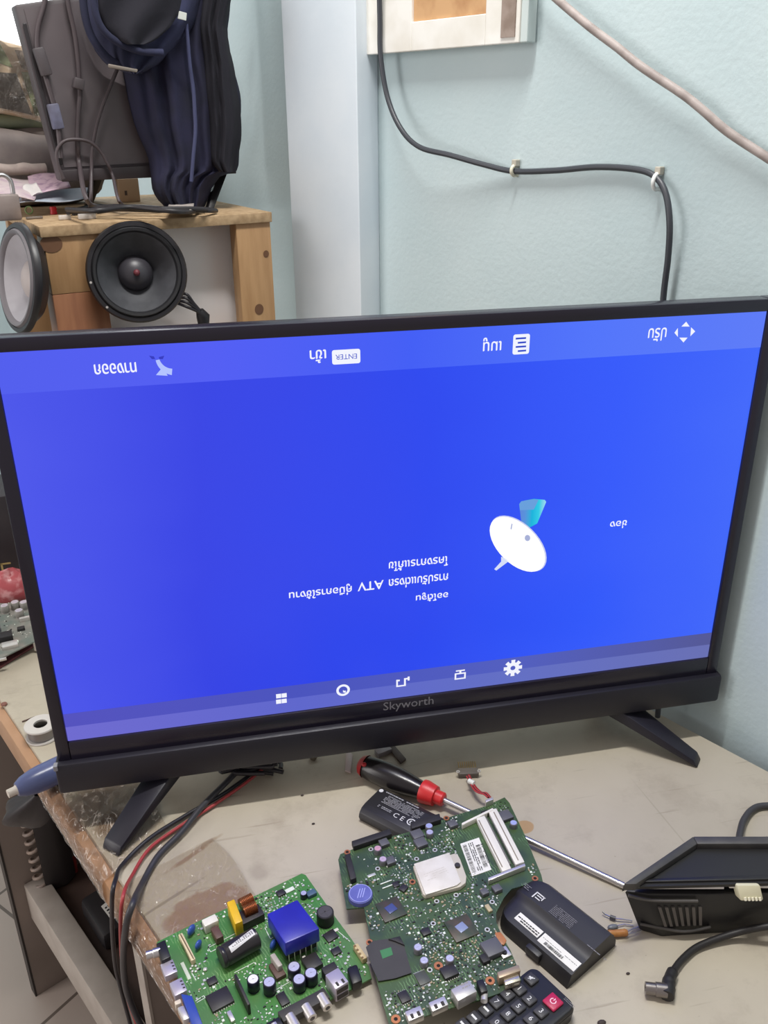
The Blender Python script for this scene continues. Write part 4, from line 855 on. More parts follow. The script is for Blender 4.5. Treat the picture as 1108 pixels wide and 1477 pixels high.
# ------------------------------------------------------------------ small black battery behind the motherboard
zt = .016; q = [Z(u, v, zt) for u, v in ((531, 1158), (551, 1134), (640, 1178), (610, 1210))]
sb = thing('laptop_battery', 'short black battery pack with certification marks, tucked behind the laptop motherboard', 'battery', V((q[0].x, q[0].y, 0)))
la = (q[2]-q[1]).normalized(); lb = (q[0]-q[1]); wd0 = lb.length; lb = V((la.y, -la.x, 0)); lb = lb if lb.dot(q[0]-q[1]) > 0 else -lb; Lg = .084
prof = [(-.002, .0), (-.002, .010), (.001, .0148), (.006, .016), (.030, .016), (.036, .0148), (.0405, .011), (.042, .006), (.040, .0)]
b = MB(); O = q[1]; O = V((O.x, O.y, 0))
e0 = [O+lb*x+UP*z for x, z in prof]; e1 = [p+la*Lg for p in e0]; b.hexa(e0, e1, .0008); b.done('battery_case', mat('battery_black', '#242326', .45), sb, smooth=35)
c0 = O+UP*.01615
def bp(s, w): return c0+la*s+lb*w
m = MB(); m_ = MB()
dashes(m, bp(.036, .0135), la, -lb, .046, .013, 7, .45, 8); dashes(m, bp(.022, .0255), la, -lb, .017, .004, 2, .5, 9)
dashes(m, bp(.030, .0045), la, -lb, .042, .0022, 1, .7, 3); m.done('case_print', mat('print_mid', '#98989b', .6), sb, recalc=False)
m = MB(); text(m, 'C E', bp(.0405, .0265), la, -lb, h=.0062); ring(m, bp(.055, .0255), la, lb, .0034, .0046, 24); ring(m, bp(.0555, .0255), la, lb, .0012, .0022, 12, .5, 4.5); ring(m, bp(.0035, .006), la, lb, .0, .0024, 20)
m.done('case_marks', mat('print_white', '#d5d5d6', .6), sb, recalc=False)

# ------------------------------------------------------------------ long black battery
Oa, Ob = Z(790, 1280, .021), Z(872, 1345, .021); la = (Ob-Oa).normalized(); lb = V((la.y, -la.x, 0)); 
BL = thing('laptop_battery', 'long black battery pack with two white stickers, lying right of the laptop motherboard', 'battery', V((Z(800, 1330).x, Z(800, 1330).y, 0)))
def bz(u, v, z): return Z(u, v, z)
hi = [(731, 1277), (748, 1272), (767, 1271.5), (783, 1281), (797, 1292), (868, 1343), (875, 1352), (869, 1363), (858, 1377), (851, 1384)]
# footprint in the battery's own frame: s along the length, w across it
def sw(u, v, z): p = Z(u, v, z)-Oa; return p.dot(la), p.dot(lb)
S0 = sw(724, 1305, .012)[0]; S1 = sw(876, 1360, .014)[0]
def sec(n0, w0, w1, zf): return [(w0+(w1-w0)*i/n0, zf(i/n0)) for i in range(n0+1)]
wA = 0.0; wG = sw(800, 1345, .016)[1]; wE = sw(790, 1380, .010)[1]
rows = []
Wt = .066
for i in range(25):
    f = i/24; s = S0+(S1-S0)*f
    k = 1.0; cut = 0.0
    if f < .2: k = math.sqrt(max(0, 1-((.2-f)/.2)**2)); cut = (1-k)
    prof = []
    for j in range(15):
        g = j/14; w = -.012+g*Wt
        if cut: w = -.012+Wt*(.5+(g-.5)*(.30+.70*k))
        if g < .5: z = .0215*math.sin(min(1, (g+.04)/.2)*PI/2) if g < .16 else .0215-.0015*((g-.16)/.34)
        elif g < .58: z = .020-.0045*(g-.5)/.08
        elif g < .9: z = .0155-.002*(g-.58)/.32
        else: z = .0135*math.sqrt(max(0, 1-((g-.9)/.1)**2))
        z = max(z, .0015)*(.75+.25*k)
        prof.append(V((Oa.x, Oa.y, 0))+la*s+lb*w+UP*z)
    rows.append(prof)
b = MB(); g_ = [[b.bm.verts.new(p) for p in r_] for r_ in rows]; lo_ = [[b.bm.verts.new(V((p.x, p.y, 0.0))) for p in (r_[0], r_[-1])] for r_ in rows]
for i in range(24):
    for j in range(14): b.bm.faces.new([g_[i][j], g_[i+1][j], g_[i+1][j+1], g_[i][j+1]])
    b.bm.faces.new([lo_[i][0], lo_[i+1][0], g_[i+1][0], g_[i][0]]); b.bm.faces.new([g_[i][14], g_[i+1][14], lo_[i+1][1], lo_[i][1]]); b.bm.faces.new([lo_[i][0], lo_[i][1], lo_[i+1][1], lo_[i+1][0]])
b.bm.faces.new([lo_[0][0]]+g_[0]+[lo_[0][1]]); b.bm.faces.new([lo_[24][1]]+list(reversed(g_[24]))+[lo_[24][0]])
b.done('battery_case', mat('battery_black', '#242326', .45), BL, smooth=32)
def bs(s, w):
    g = (w+.012)/Wt
    z = (.0215-.0015*((g-.16)/.34)) if g < .5 else (.0155-.002*(g-.58)/.32)
    return V((Oa.x, Oa.y, 0))+la*s+lb*w+UP*(z+.00025)
def stick(name, u0, v0, u1, v1, wd, label, seed, bar_):
    z = .0145; P0, P1 = Z(u0, v0, z), Z(u1, v1, z); s0 = (P0-Oa).dot(la); s1 = (P1-Oa).dot(la); w = ((P0-Oa).dot(lb)+(P1-Oa).dot(lb))/2
    q_ = [bs(s0, w-wd/2), bs(s1, w-wd/2), bs(s1, w+wd/2), bs(s0, w+wd/2)]
    o = MB().hexa([p-UP*.0002 for p in q_], q_).done(name, mat('white_label', '#e6e4de', .6), BL, label=label)
    c_ = bs((s0+s1)/2, w)+UP*.0001; m = MB(); ey_ = -lb
    if bar_: dashes(m, c_+ey_*wd*.22, la, ey_, (s1-s0)*.92, wd*.42, 2, .55, seed); bars(m, c_-ey_*wd*.24+la*-.004, la, ey_, (s1-s0)*.5, wd*.3, 26, seed)
    else: dashes(m, c_, la, ey_, (s1-s0)*.9, wd*.86, 3, .5, seed)
    m.done('label_print', mat('black_print', '#2a2a2a', .7), o, recalc=False)
stick('sticker', 745, 1321, 781, 1347, .0085, 'plain white sticker', 11, False); stick('sticker', 778, 1353, 836, 1393, .0105, 'white barcode sticker', 12, True)
m = MB(); k0 = Z(777, 1294, .0212); sx = (k0-Oa).dot(la); wx = (k0-Oa).dot(lb)
def kc(s_, w_): return bs(s_, w_)+UP*.0003
for q_ in ((-.005, -.004, .005, -.0028), (-.005, -.004, -.0038, .004), (-.0025, -.0015, .003, -.0005), (-.0025, .0015, .003, .0025), (.0035, -.004, .0046, .001)):
    m.faces([kc(sx+q_[0], wx+q_[1]), kc(sx+q_[2], wx+q_[1]), kc(sx+q_[2], wx+q_[3]), kc(sx+q_[0], wx+q_[3])], [(0, 1, 2, 3)])
m.done('case_marks', mat('print_white', '#d5d5d6', .6), BL, recalc=False)
for c_, w_, h_, n_, sd_ in ((kc(sx+.028, wx-.0005), .024, .012, 7, 14), (kc(sx+.070, wx+.006), .020, .002, 1, 15), (kc(sx-.015, wx-.001), .008, .006, 3, 16)): dashes(MB(), c_, la, -lb, w_, h_, n_, .42, sd_).done('case_print', mat('print_dim', '#77767a', .6), BL, recalc=False)
m = MB(); P = Z(773, 1372, .006); m.box((0, 0, 0), (.016, .012, .009), M=Matrix.Translation(V((P.x, P.y, .006))) @ Matrix.Rotation(math.atan2(la.y, la.x), 4, 'Z'), bev=.002); m.done('latch', mat('battery_black', '#242326', .45), BL, smooth=40)

# ------------------------------------------------------------------ remote control
ztr = .016; t0 = Z(768, 1397, ztr); t1 = Z(826, 1452, ztr); ru = (t1-t0).normalized(); rv = V((ru.y, -ru.x, 0)); ra = math.atan2(ru.y, ru.x)
RM = thing('remote_control', 'black remote control with dark number keys and a pink power key, below the motherboard', 'remote control', V((Z(760, 1440).x, Z(760, 1440).y, 0)), ra)
wR = (t1-t0).length+.004; Lr = .155; mid = (t0+t1)/2
def rp_(a, b_, z): p = mid+ru*a+rv*b_; return V((p.x, p.y, z))
ol = []
for (sx_, sy_, cx_, cy_, a0) in ((1, -1, wR/2-.007, .003, -90), (1, 1, wR/2-.007, Lr-.01, 0), (-1, 1, -wR/2+.007, Lr-.01, 90), (-1, -1, -wR/2+.007, .003, 180)):
    for i in range(6): q_ = math.radians(a0+18*i); ol.append((cx_+.007*math.cos(q_), cy_+.007*math.sin(q_)))
b = MB(); b.hexa([rp_(x*.94, .003+(y-.003)*.98, 0) for x, y in ol], [rp_(x, y, ztr-.004) for x, y in ol]); b.hexa([rp_(x, y, ztr-.004) for x, y in ol], [rp_(x*.96, y+.001*(1 if y < .05 else -1), ztr) for x, y in ol], .0008)
b.done('remote_case', mat('remote_black', '#222225', .45), RM, smooth=35)
M_key = mat('rubber_key', '#3b3a3d', .5); M_kw = mat('key_white', '#dedede', .6)
keyproto = None
def key(u, v, txt=None, m=None, name='key', sz=.0098, kind=None):
    P = Z(u, v, ztr+.0022); P.z = ztr-.0002
    b = MB().box((0, 0, .0012), (sz, sz, .0026), bev=.0011); o = part_at(b, name, m or M_key, RM, P, ra, smooth=50)
    top = P+UP*.00265; ex, ey = ru, -rv
    mb_ = MB()
    if txt: text(mb_, txt, top, ex, ey, h=.0042)
    elif kind == 'power': ring(mb_, top, ex, ey, .0019, .0027, 20, PI/2+.6, PI/2+2*PI-.6); mb_.faces([top+ex*a+ey*b_ for a, b_ in ((-.0004, .0005), (.0004, .0005), (.0004, .003), (-.0004, .003))], [(0, 1, 2, 3)])
    elif kind == 'bar': mb_.faces([top+ex*a+ey*b_ for a, b_ in ((-.0028, -.0009), (.0028, -.0009), (.0028, .0009), (-.0028, .0009))], [(0, 1, 2, 3)])
    elif kind == 'mute':
        mb_.faces([top+ex*a+ey*b_ for a, b_ in ((-.0022, -.0008), (-.001, -.0008), (.0006, -.002), (.0006, .002), (-.001, .0008), (-.0022, .0008))], [(0, 1, 2, 3, 4, 5)]); mb_.faces([top+ex*a+ey*b_ for a, b_ in ((-.002, -.0024), (-.0014, -.0026), (.0024, .0020), (.0018, .0024))], [(0, 1, 2, 3)])
    if len(mb_.bm.faces): 
        k = mb_.done('key_mark', mat('power_ring', '#f0c6d2', .5) if kind == 'power' else M_kw, None, recalc=False); k.data.transform((Matrix.Translation(P) @ Matrix.Rotation(ra, 4, 'Z')).inverted()); k.parent = o
    else: mb_.bm.free()
    return o
key(766.5, 1411, kind='mute', name='mute_key'); k_ = key(798, 1444, kind='power', m=mat('power_pink', '#b5234f', .4), name='power_key', sz=.0125); k_['label'] = 'pink power key'
key(749.5, 1425.5, '1', name='number_key'); key(764, 1440, '2', name='number_key'); key(781, 1458, '3', name='number_key')
key(732.5, 1433.5, '4', name='number_key'); key(748, 1451, '5', name='number_key'); key(766, 1469, '6', name='number_key')
key(716.5, 1444.5, '7', name='number_key'); key(733, 1462, '8', name='number_key'); key(751, 1481, '9', name='number_key')
key(701.5, 1455.5, kind='bar'); key(717, 1474, '0', name='number_key'); key(684, 1467, kind='bar'); key(668, 1477, kind='bar')
m = MB(); dashes(m, rp_(wR/2-.006, -.0005, ztr+.0002), ru, -rv, .010, .003, 2, .45, 21); m.done('case_print', mat('print_dim', '#77767a', .6), RM, recalc=False)

# ------------------------------------------------------------------ black appliance case with a lid
cas = thing('appliance_case', 'black plastic appliance case with raised lid and slotted front, at the right bench edge', 'appliance', (.60, -.24, 0))
zl0, zl1 = .056, .064
lidA, lidB, lidC = Z(899, 1275, zl1), Z(1000, 1206, zl1), Z(1120, 1206, zl1); lidD = Z(1240, 1206, zl1); lidE = Z(1240, 1268, zl1-.004); lidF = Z(905, 1277, zl1-.004)
outer = [lidF, lidA, lidB, lidC, lidD, lidE]
LZ = lambda pts, z: [V((p.x, p.y, z)) for p in pts]
M_case = mat('case_black', '#1c1b1c', .42); M_case2 = mat('case_grey_black', '#3a3939', .5, col2='#454341', scale=60, bump=.1)
inn = [Z(921, 1276, zl1-.006), Z(1002, 1222, zl1-.006), Z(1120, 1221, zl1-.006), Z(1240, 1221, zl1-.006), Z(1240, 1266, zl1-.006)]
b = MB(); b.hexa(LZ(outer, zl0-.001), LZ(outer, zl0+.002)); b.done('lid_panel', M_case, cas)
b = MB()       # raised rim along the back and the slanting end
b.hexa(LZ([lidA, lidB, Z(1006, 1217, zl1), Z(918, 1275, zl1)], zl0), LZ([lidA, lidB, Z(1006, 1217, zl1), Z(918, 1275, zl1)], zl1), .001); b.hexa(LZ([lidB, lidD, Z(1240, 1217, zl1), Z(1006, 1217, zl1)], zl0), LZ([lidB, lidD, Z(1240, 1217, zl1), Z(1006, 1217, zl1)], zl1), .001)
b.done('lid_rim', M_case2, cas, smooth=30)
b = MB(); b.hexa(LZ([Z(908, 1273, zl0), Z(1240, 1261, zl0), Z(1240, 1270, zl0), Z(905, 1277, zl0)], zl0), LZ([Z(908, 1273, zl0), Z(1240, 1261, zl0), Z(1240, 1270, zl0), Z(905, 1277, zl0)], zl0+.004), .0006); b.done('lid_lip', M_case, cas, smooth=30)
zb_ = .046
f0, f1, f2, f3 = Z(900, 1285, zb_), Z(935, 1289, zb_), Z(1020, 1290, zb_), Z(1240, 1285, zb_)
bk = [Z(1240, 1212, zb_), Z(1005, 1215, zb_)]
g0, g1, g2, g3 = Z(922, 1342, 0), Z(955, 1352, 0), Z(1015, 1348, 0), Z(1240, 1335, 0)
b = MB(); b.hexa([g0, g1, g2, g3, V((bk[0].x, bk[0].y, 0)), V((bk[1].x, bk[1].y, 0))], [f0, f1, f2, f3]+bk, .002); b.done('case_body', M_case, cas, smooth=30)
b = MB()
def fq(u0, v0, u1, v1, u2, v2, u3, v3, off):
    P = [Z(u0, v0, .040), Z(u1, v1, .040), Z(u2, v2, .012), Z(u3, v3, .012)]; o_ = V((-.1, -.9, .35)).normalized()*off
    return [p+o_ for p in P]
def fr_pt(s_, t_, o_=.0):
    nn_ = (f2-f1).cross(g1-f1).normalized(); nn_ = nn_ if nn_.y < 0 else -nn_
    return (f1*(1-s_)+f2*s_)*(1-t_)+(g1*(1-s_)+g2*s_)*t_+nn_*o_
for i in range(7):
    s0 = .10+i*.125; b.hexa([fr_pt(s0, .28), fr_pt(s0+.06, .28), fr_pt(s0+.08, .72), fr_pt(s0+.02, .72)], [fr_pt(s0, .28, .0022), fr_pt(s0+.06, .28, .0022), fr_pt(s0+.08, .72, .0022), fr_pt(s0+.02, .72, .0022)])
b.done('vent_rib', mat('rib_grey', '#5d5854', .55), cas)
b = MB(); b.tube(spline([Z(922, 1330, .010)+V((0, -.002, 0)), Z(950, 1334, .010)+V((0, -.003, 0)), Z(985, 1338, .009)+V((0, -.004, 0)), Z(1022, 1333, .010)+V((0, -.003, 0))], 6), .0014, 8); b.tube(spline([Z(905, 1289, .044)+V((0, -.002, 0)), Z(940, 1296, .042)+V((0, -.002, 0)), Z(1005, 1297, .042)+V((0, -.002, 0))], 6), .0014, 8); b.done('vent_frame', mat('rib_grey2', '#4c4947', .5), cas, smooth=60)
b = MB()
for u0, u1, v0, v1 in ((930, 1041, 1275.2, 1279.2), (1049, 1240, 1275.5, 1278)):
    a_ = [Z(u0, v0, .0535)+V((0, -.0035, .0012)), Z(u1, v0, .0535)+V((0, -.0035, .0012)), Z(u1, v1, .0515)+V((0, -.0035, .0012)), Z(u0, v1, .0515)+V((0, -.0035, .0012))]; b.slab(a_, V((0, .003, 0)))
b.done('light_strip', mat('pale_gasket', '#d5d1cc', .5), cas, label='pale strip between lid and body')
# ribbon plug clipped on the case front
rb = thing('ribbon_plug', 'cream ribbed plug sticking out of the front of the black appliance case', 'connector', Z(1075, 1282, .05))
o_ = V((0, -.006, .0015)); a_ = [Z(1057, 1271, .058)+o_, Z(1091, 1271, .058)+o_, Z(1096, 1293, .046)+o_, Z(1063, 1294, .046)+o_]
MB().slab(a_, V((.001, .010, -.004)), .0015).done('plug_body', mat('cream_plug', '#d2cdb0', .5), rb, smooth=40)
b = MB()
for i in range(5):
    u = 1068+i*5.2; p = Z(u, 1288, .0485)+o_+V((0, -.0008, .0006)); q = Z(u+1, 1292.5, .0462)+o_+V((0, -.0008, .0006)); b.tube([p, q], .0012, 8)
b.done('plug_rib', mat('cream_plug_pale', '#e6e2cd', .5), rb, smooth=60)
# cables by the case
tag(MB().tube(spline([Z(1066, 1212, .010), Z(1068, 1200, .008), Z(1073, 1183, .006), Z(1085, 1168, .004), Z(1105, 1162, .004), Z(1160, 1165, .004), Z(1230, 1190, .004)], 6), .0034, 10).done('black_cord', mat('cord_grey_black', '#3a393c', .45), smooth=60, loc=Z(1080, 1180)), 'black cord curving onto the bench behind the black appliance case', 'cord')
dc = thing('power_plug_lead', 'black lead ending in a right angled barrel plug, near the bottom right corner', 'power lead', Z(965, 1415))
p = [Z(u, v, z) for u, v, z in ((1180, 1328, .03), (1108, 1336, .02), (1060, 1346, .009), (1010, 1364, .004), (985, 1383, .004), (970, 1402, .006))]; MB().tube(spline(p, 6), .003, 10).done('lead', mat('lead_black', '#211f20', .5), dc, smooth=60)
p = [Z(971, 1400, .006), Z(966, 1412, .007), Z(964, 1424, .007), Z(962, 1437, .007)]; MB().tube(spline(p, 5), [.0036]+[.0048]*5+[.0055]*4+[.0060]*6, 12).done('plug_boot', mat('lead_black', '#211f20', .5), dc, smooth=60)
a, b_ = Z(962, 1429, .0075), Z(931, 1425, .0075); d_ = (b_-a).normalized(); MB().lathe([(0, 0), (.0058, 0), (.0058, .009), (.0050, .0095), (.0050, (b_-a).length), (.0042, (b_-a).length+.0002), (.0025, (b_-a).length), (.0025, (b_-a).length-.006), (0, (b_-a).length-.006)], a, d_, 18).done('barrel', mat('barrel_steel', '#8a8482', .3, metal=.8), dc, smooth=40)
# loose components beside the case
rs = thing('loose_resistor', 'orange brown resistor with wire leads, lying by the tip of the long black battery', 'resistor', Z(890, 1346))
a, b_ = Z(876, 1347, .004), Z(905, 1345, .004); MB().lathe([(0, 0), (.0026, .0002), (.0034, .002), (.0031, .004), (.0031, (b_-a).length-.004), (.0034, (b_-a).length-.002), (.0026, (b_-a).length), (0, (b_-a).length)], a, b_-a, 16).done('resistor_body', mat('resistor_tan', '#b0783f', .4, col2='#a56c38', scale=200), rs, smooth=40)
for pts in (((905, 1344, .004), (912, 1340, .003), (924, 1336, .002)), ((905, 1347, .004), (914, 1346, .003), (926, 1342, .002)), ((876, 1347, .004), (870, 1348, .003), (864, 1350, .003))): MB().tube([Z(*q_) for q_ in pts], .0005, 6).done('lead', M_steel, rs)
ds = thing('loose_diode', 'tiny grey diode on bent wire leads, lying above the orange brown resistor', 'diode', Z(884, 1324))
a, b_ = Z(880, 1322, .003), Z(888, 1325, .003); MB().tube([a, b_], .0018, 10).done('diode_body', mat('diode_grey', '#4a4a50', .4), ds, smooth=40)
MB().tube([Z(869, 1315, .004), Z(873, 1319, .003), a], .0006, 6).done('lead', M_steel, ds); MB().tube([b_, Z(898, 1326, .003), Z(912, 1328, .002)], .0006, 6).done('lead', M_steel, ds)
cs_ = thing('loose_capacitor', 'flat grey blue bead part on a wire lead, between the loose diode and resistor', 'capacitor', Z(882, 1337))
MB().ball(Z(884, 1337, .0025), .0034, 1.5, .8, .6, 12).done('bead', mat('bead_slate', '#6c7076', .4), cs_, smooth=60); MB().tube([Z(888, 1336, .002), Z(900, 1333, .002), Z(914, 1335, .0015)], .0005, 6).done('lead', M_steel, cs_)

# ------------------------------------------------------------------ odds and ends under the television
nt = MB().lathe([(0, 0), (.0034, 0), (.0034, .002), (.0048, .0025), (.0048, .007), (.003, .0085), (0, .0085)], Z(452, 1095), UP, 6).done('hex_screw', mat('dull_brass', '#7d766a', .4, metal=.6), smooth=30, loc=Z(452, 1095)); tag(nt, 'small dull metal screw standing under the television chin', 'screw')
q = [Z(u, v, .0006) for u, v in ((499, 1088), (505, 1086), (509, 1091), (506, 1116), (498, 1113))]; cl = MB().slab(q, V((0, 0, .0022)), .0004).done('plastic_chip', mat('cloudy_plastic', '#c3b3b0', .25), smooth=30, loc=q[0]); tag(cl, 'cloudy clear plastic sliver left of the screwdriver end', 'plastic piece')
q = [Z(u, v, .0006) for u, v in ((540, 1087), (556, 1077), (566, 1086), (546, 1094))]; cl = MB().slab(q, V((0, 0, .006)), .0006).done('metal_plate', mat('dull_plate', '#8b8588', .35, metal=.4), smooth=30, loc=q[0]); tag(cl, 'dull grey metal plate lying behind the screwdriver handle', 'metal piece')
q = [Z(u, v, .0006) for u, v in ((558, 1078), (565, 1073), (586, 1097), (578, 1103))]; cl = MB().slab(q, V((0, 0, .003)), .0006).done('wooden_sliver', mat('dark_sliver', '#5b4d46', .5, col2='#473b36', scale=80), smooth=30, loc=q[0]); tag(cl, 'dark brown sliver lying behind the screwdriver handle', 'scrap')
r = random.Random(12)
for i, (u, v, lab) in enumerate(((436, 1147, 'tiny dark crumb on the bench left of the short black battery'), (452, 1188, 'tiny dark crumb on the bench above the bright green board'), (868, 1475, 'dark crumb on the bench at the bottom edge of the photo'), (906, 1404, 'tiny dark crumb on the bench left of the barrel plug'))):
    tag(MB().ball(Z(u, v, .0008), .0014 if i != 2 else .003, 1.3, .8, .6, 8).done('crumb', mat('crumb_dark', '#3d3330', .7), smooth=60, loc=Z(u, v, 0)), lab, 'crumb', 'crumbs on the bench')

# ------------------------------------------------------------------ left end of the bench
pm = thing('blue_tube', 'blue plastic tube with a white nozzle sticking out past the bench edge', 'tube', Z(85, 1113, .012))
a, b_ = Z(110, 1098, .016), Z(20, 1141, .016); d_ = (b_-a).normalized(); L = (b_-a).length; a2 = a-d_*.075; L2 = L+.075
MB().lathe([(0, 0), (.0135, .001), (.0145, .004), (.0145, L2-.030), (.0138, L2-.022), (.0112, L2-.010), (.0075, L2-.003), (0, L2-.003)], a2, d_, 28).done('barrel', mat('tube_blue', '#565f88', .28), pm, smooth=40)
MB().lathe([(.0058, L2-.0040), (.0046, L2-.001), (.0046, L2+.0065), (.002, L2+.0068), (0, L2+.005)], a2, d_, 20).done('nozzle', mat('nozzle_white', '#d8d0c4', .4), pm, smooth=40, label='white nozzle')
sp = thing('solder_reel', 'small white reel of solder wire standing behind the television corner', 'reel', Z(60, 1058))
P = Z(62, 1062, 0)
for z_ in (0, .016): part_at(MB().lathe([(.008, 0), (.0185, 0), (.019, .001), (.0185, .0024), (.008, .0024), (.008, 0)], (0, 0, 0), UP, 32), 'reel_flange', mat('reel_white', '#c9c4bf', .4), sp, (P.x, P.y, z_), smooth=40)
part_at(MB().lathe([(.0078, 0), (.0155, .0002)]+[(.0155+.0006*(i % 2), .0002+.0013*i) for i in range(11)]+[(.0078, .0138)], (0, 0, 0), UP, 28), 'solder_wire', mat('solder_grey', '#8f8c8c', .35, metal=.6), sp, (P.x, P.y, .0024), smooth=50)
q = Z(38, 1038, .0008); tag(MB().tube([Z(32, 1041, .001), Z(50, 1034, .001)], .001, 7).done('nail', mat('rusty_nail', '#5a4640', .6), smooth=50, loc=q), 'short dark nail lying on the bench left of the solder reel', 'nail')
q = Z(6, 1016, .001); tag(MB().lathe([(0, 0), (.004, 0), (.0035, .0015), (0, .002)], q, UP, 12).done('screw_cap', mat('rusty_cap', '#7d5348', .6), smooth=40, loc=q), 'rusty round cap on the bench edge at the far left', 'cap')
# stuff on the shelf under the bench
zs = -.4715
ad = thing('power_adapter', 'black power adapter with a white label, lying on the shelf under the bench', 'power adapter', PL(140, 1330, UP, zs))
aA, aB, aD = Z(114, 1296, zs+.035), Z(160, 1268, zs+.035), Z(148, 1352, zs+.035); pts = [aA, aB, aB+aD-aA, aD]
MB().hexa([V((p.x, p.y, zs)) for p in pts], pts, .008).done('adapter_case', mat('adapter_black', '#2c2a2c', .4), ad, smooth=40)
e1_ = aB-aA; e2_ = aD-aA; lq = [aA+e1_*.38+e2_*.42, aA+e1_*.92+e2_*.36, aA+e1_*.95+e2_*.76, aA+e1_*.42+e2_*.82]; MB().slab([p+UP*.0003 for p in lq], UP*.0003).done('adapter_label', mat('white_label', '#e6e4de', .6), ad)
m = MB(); dashes(m, (lq[0]+lq[2])/2+UP*.0008, (lq[1]-lq[0]), (lq[0]-lq[3]), (lq[1]-lq[0]).length*.8, (lq[0]-lq[3]).length*.7, 4, .5, 31); m.done('label_print', mat('black_print', '#2a2a2a', .7), ad, recalc=False)
cw = thing('coiled_lead_tool', 'dark tool block wrapped with a pale coiled lead, standing on the shelf under the bench', 'tool', Z(80, 1290, zs))
bq = [Z(66, 1290, zs), Z(98, 1278, zs), Z(112, 1262, zs), Z(80, 1270, zs)]; bz_ = bq[0]; hx_ = .17
MB().hexa(bq, [p+UP*hx_ for p in bq], .006).done('tool_block', mat('dusty_black', '#2f2a2a', .6), cw, smooth=40)
p0 = Z(62, 1284, zs); pts = [p0+V((.009*math.cos(i*.55), .009*math.sin(i*.55), .003+i*.0016)) for i in range(100)]; MB().tube(pts, .0028, 7).done('coiled_lead', mat('pale_lead', '#8d8078', .5, col2='#a08d80', scale=100), cw, smooth=60)
MB().ball(p0+V((.002, 0, .168)), .012, 1, 1, .8, 12).done('orange_knob', mat('dull_orange', '#9a5638', .5), cw, smooth=60)
hs = PL(28, 1150, N, .005); lb_ = thing('dark_bag', 'dark crumpled bag hanging under the bench edge beneath the blue tube', 'bag', hs)
def bagf(i, j):
    a = 2*PI*i; z = j; r_ = .028*math.sin(PI*(.08+.84*j))*(1+.12*math.sin(5*a+3*z)); c_ = Z(60, 1142, -.05)+(Z(40, 1160, -.12)-Z(60, 1142, -.05))*j; return c_+V((math.cos(a)*r_*1.4, math.sin(a)*r_, -.03*j))
MB().grid(24, 10, bagf).done('bag_body', mat('bag_black', '#241f22', .5), lb_, smooth=60)
MB().tube([Z(66, 1128, -.03), Z(66, 1128, -.034)+V((.03, .03, .012))], .0025, 8).done('hanging_loop', mat('bag_black', '#241f22', .5), lb_)
q0 = PL(103, 1225, N, .10); q1 = PL(106, 1245, N, .10); tag(MB().tube([q0-UP*.02, q1-UP*.03, V((q1.x, q1.y, zs+.003))], .0045, 10).done('red_rod', mat('red_rod', '#8e2f2c', .5), smooth=40, loc=V((q1.x, q1.y, zs))), 'thin red rod standing on the shelf under the bench', 'rod')
# old board on a dark red mat behind the television's left side
mt = [Z(u, v, .003) for u, v in ((-60, 1000), (60, 925), (95, 880), (-20, 880), (-80, 900))]
tag(MB().prism(mt, .0005, .004, .001).done('red_mat', mat('maroon_mat', '#5a2e33', .7, col2='#713c40', scale=80, bump=.2), smooth=30, loc=V((mt[0].x, mt[0].y, 0))), 'dark red mat under the dusty circuit board at the far left', 'mat')
ob = thing('dusty_board', 'dusty grey circuit board with silver parts, behind the left side of the television', 'circuit board', V((Z(20, 910).x, Z(20, 910).y, .004)))
oq = [Z(u, v, .018) for u, v in ((-70, 985), (50, 925), (82, 860), (-40, 850))]; MB().prism(oq, .0162, .018).done('board', mat('dusty_pcb', '#67706a', .6, col2='#837f78', scale=50), ob)
for p in oq[:2]+[Z(30, 880, .018)]: MB().cyl((p.x*.98-.002, p.y*.99+.004, .004), (p.x*.98-.002, p.y*.99+.004, .0162), .003, n=8).done('standoff', M_tin, ob)
OB = Board(ob, .018, .25)
for u, v, l, w, h_, nm, m_ in ((5, 915, .022, .016, .008, 'relay', M_blk2), (14, 928, .020, .014, .005, 'chip', M_tin), (-6, 905, .012, .01, .006, 'chip', M_gry), (30, 905, .01, .008, .004, 'chip', M_chip), (22, 925, .008, .006, .003, 'chip', M_silk), (2, 950, .012, .004, .003, 'chip', M_tin), (35, 890, .014, .005, .006, 'chip', M_tin)): OB.block(nm, u, v, l, w, h_, m_, .25)
for u, v in ((6, 873), (21, 868), (27, 880), (34, 868)): OB.can(u, v, .006, .012, sleeve=mat('dusty_sleeve', '#8b8782', .5))
OB.scatter([Z(u, v, .018) for u, v in ((-60, 975), (45, 922), (75, 868), (-30, 860))], 120, [M_smd, M_chip, M_silk], seed=4)
pk = MB(); r = random.Random(8); c_ = Z(18, 850, .03)
pk.grid(16, 10, lambda i, j: c_+V((.03*math.cos(2*PI*i)*math.sin(PI*j)*(1+.25*math.sin(9*i*PI+4*j)), .022*math.sin(2*PI*i)*math.sin(PI*j), .03*math.cos(PI*j)*(1+.2*math.sin(14*i))))); tag(pk.done('red_bag', mat('red_plastic', '#a14a50', .35, col2='#c58d8f', scale=60, mix=(.5, .65)), smooth=50, loc=V((c_.x, c_.y, 0))), 'crumpled red and white plastic bag behind the dusty circuit board', 'bag')

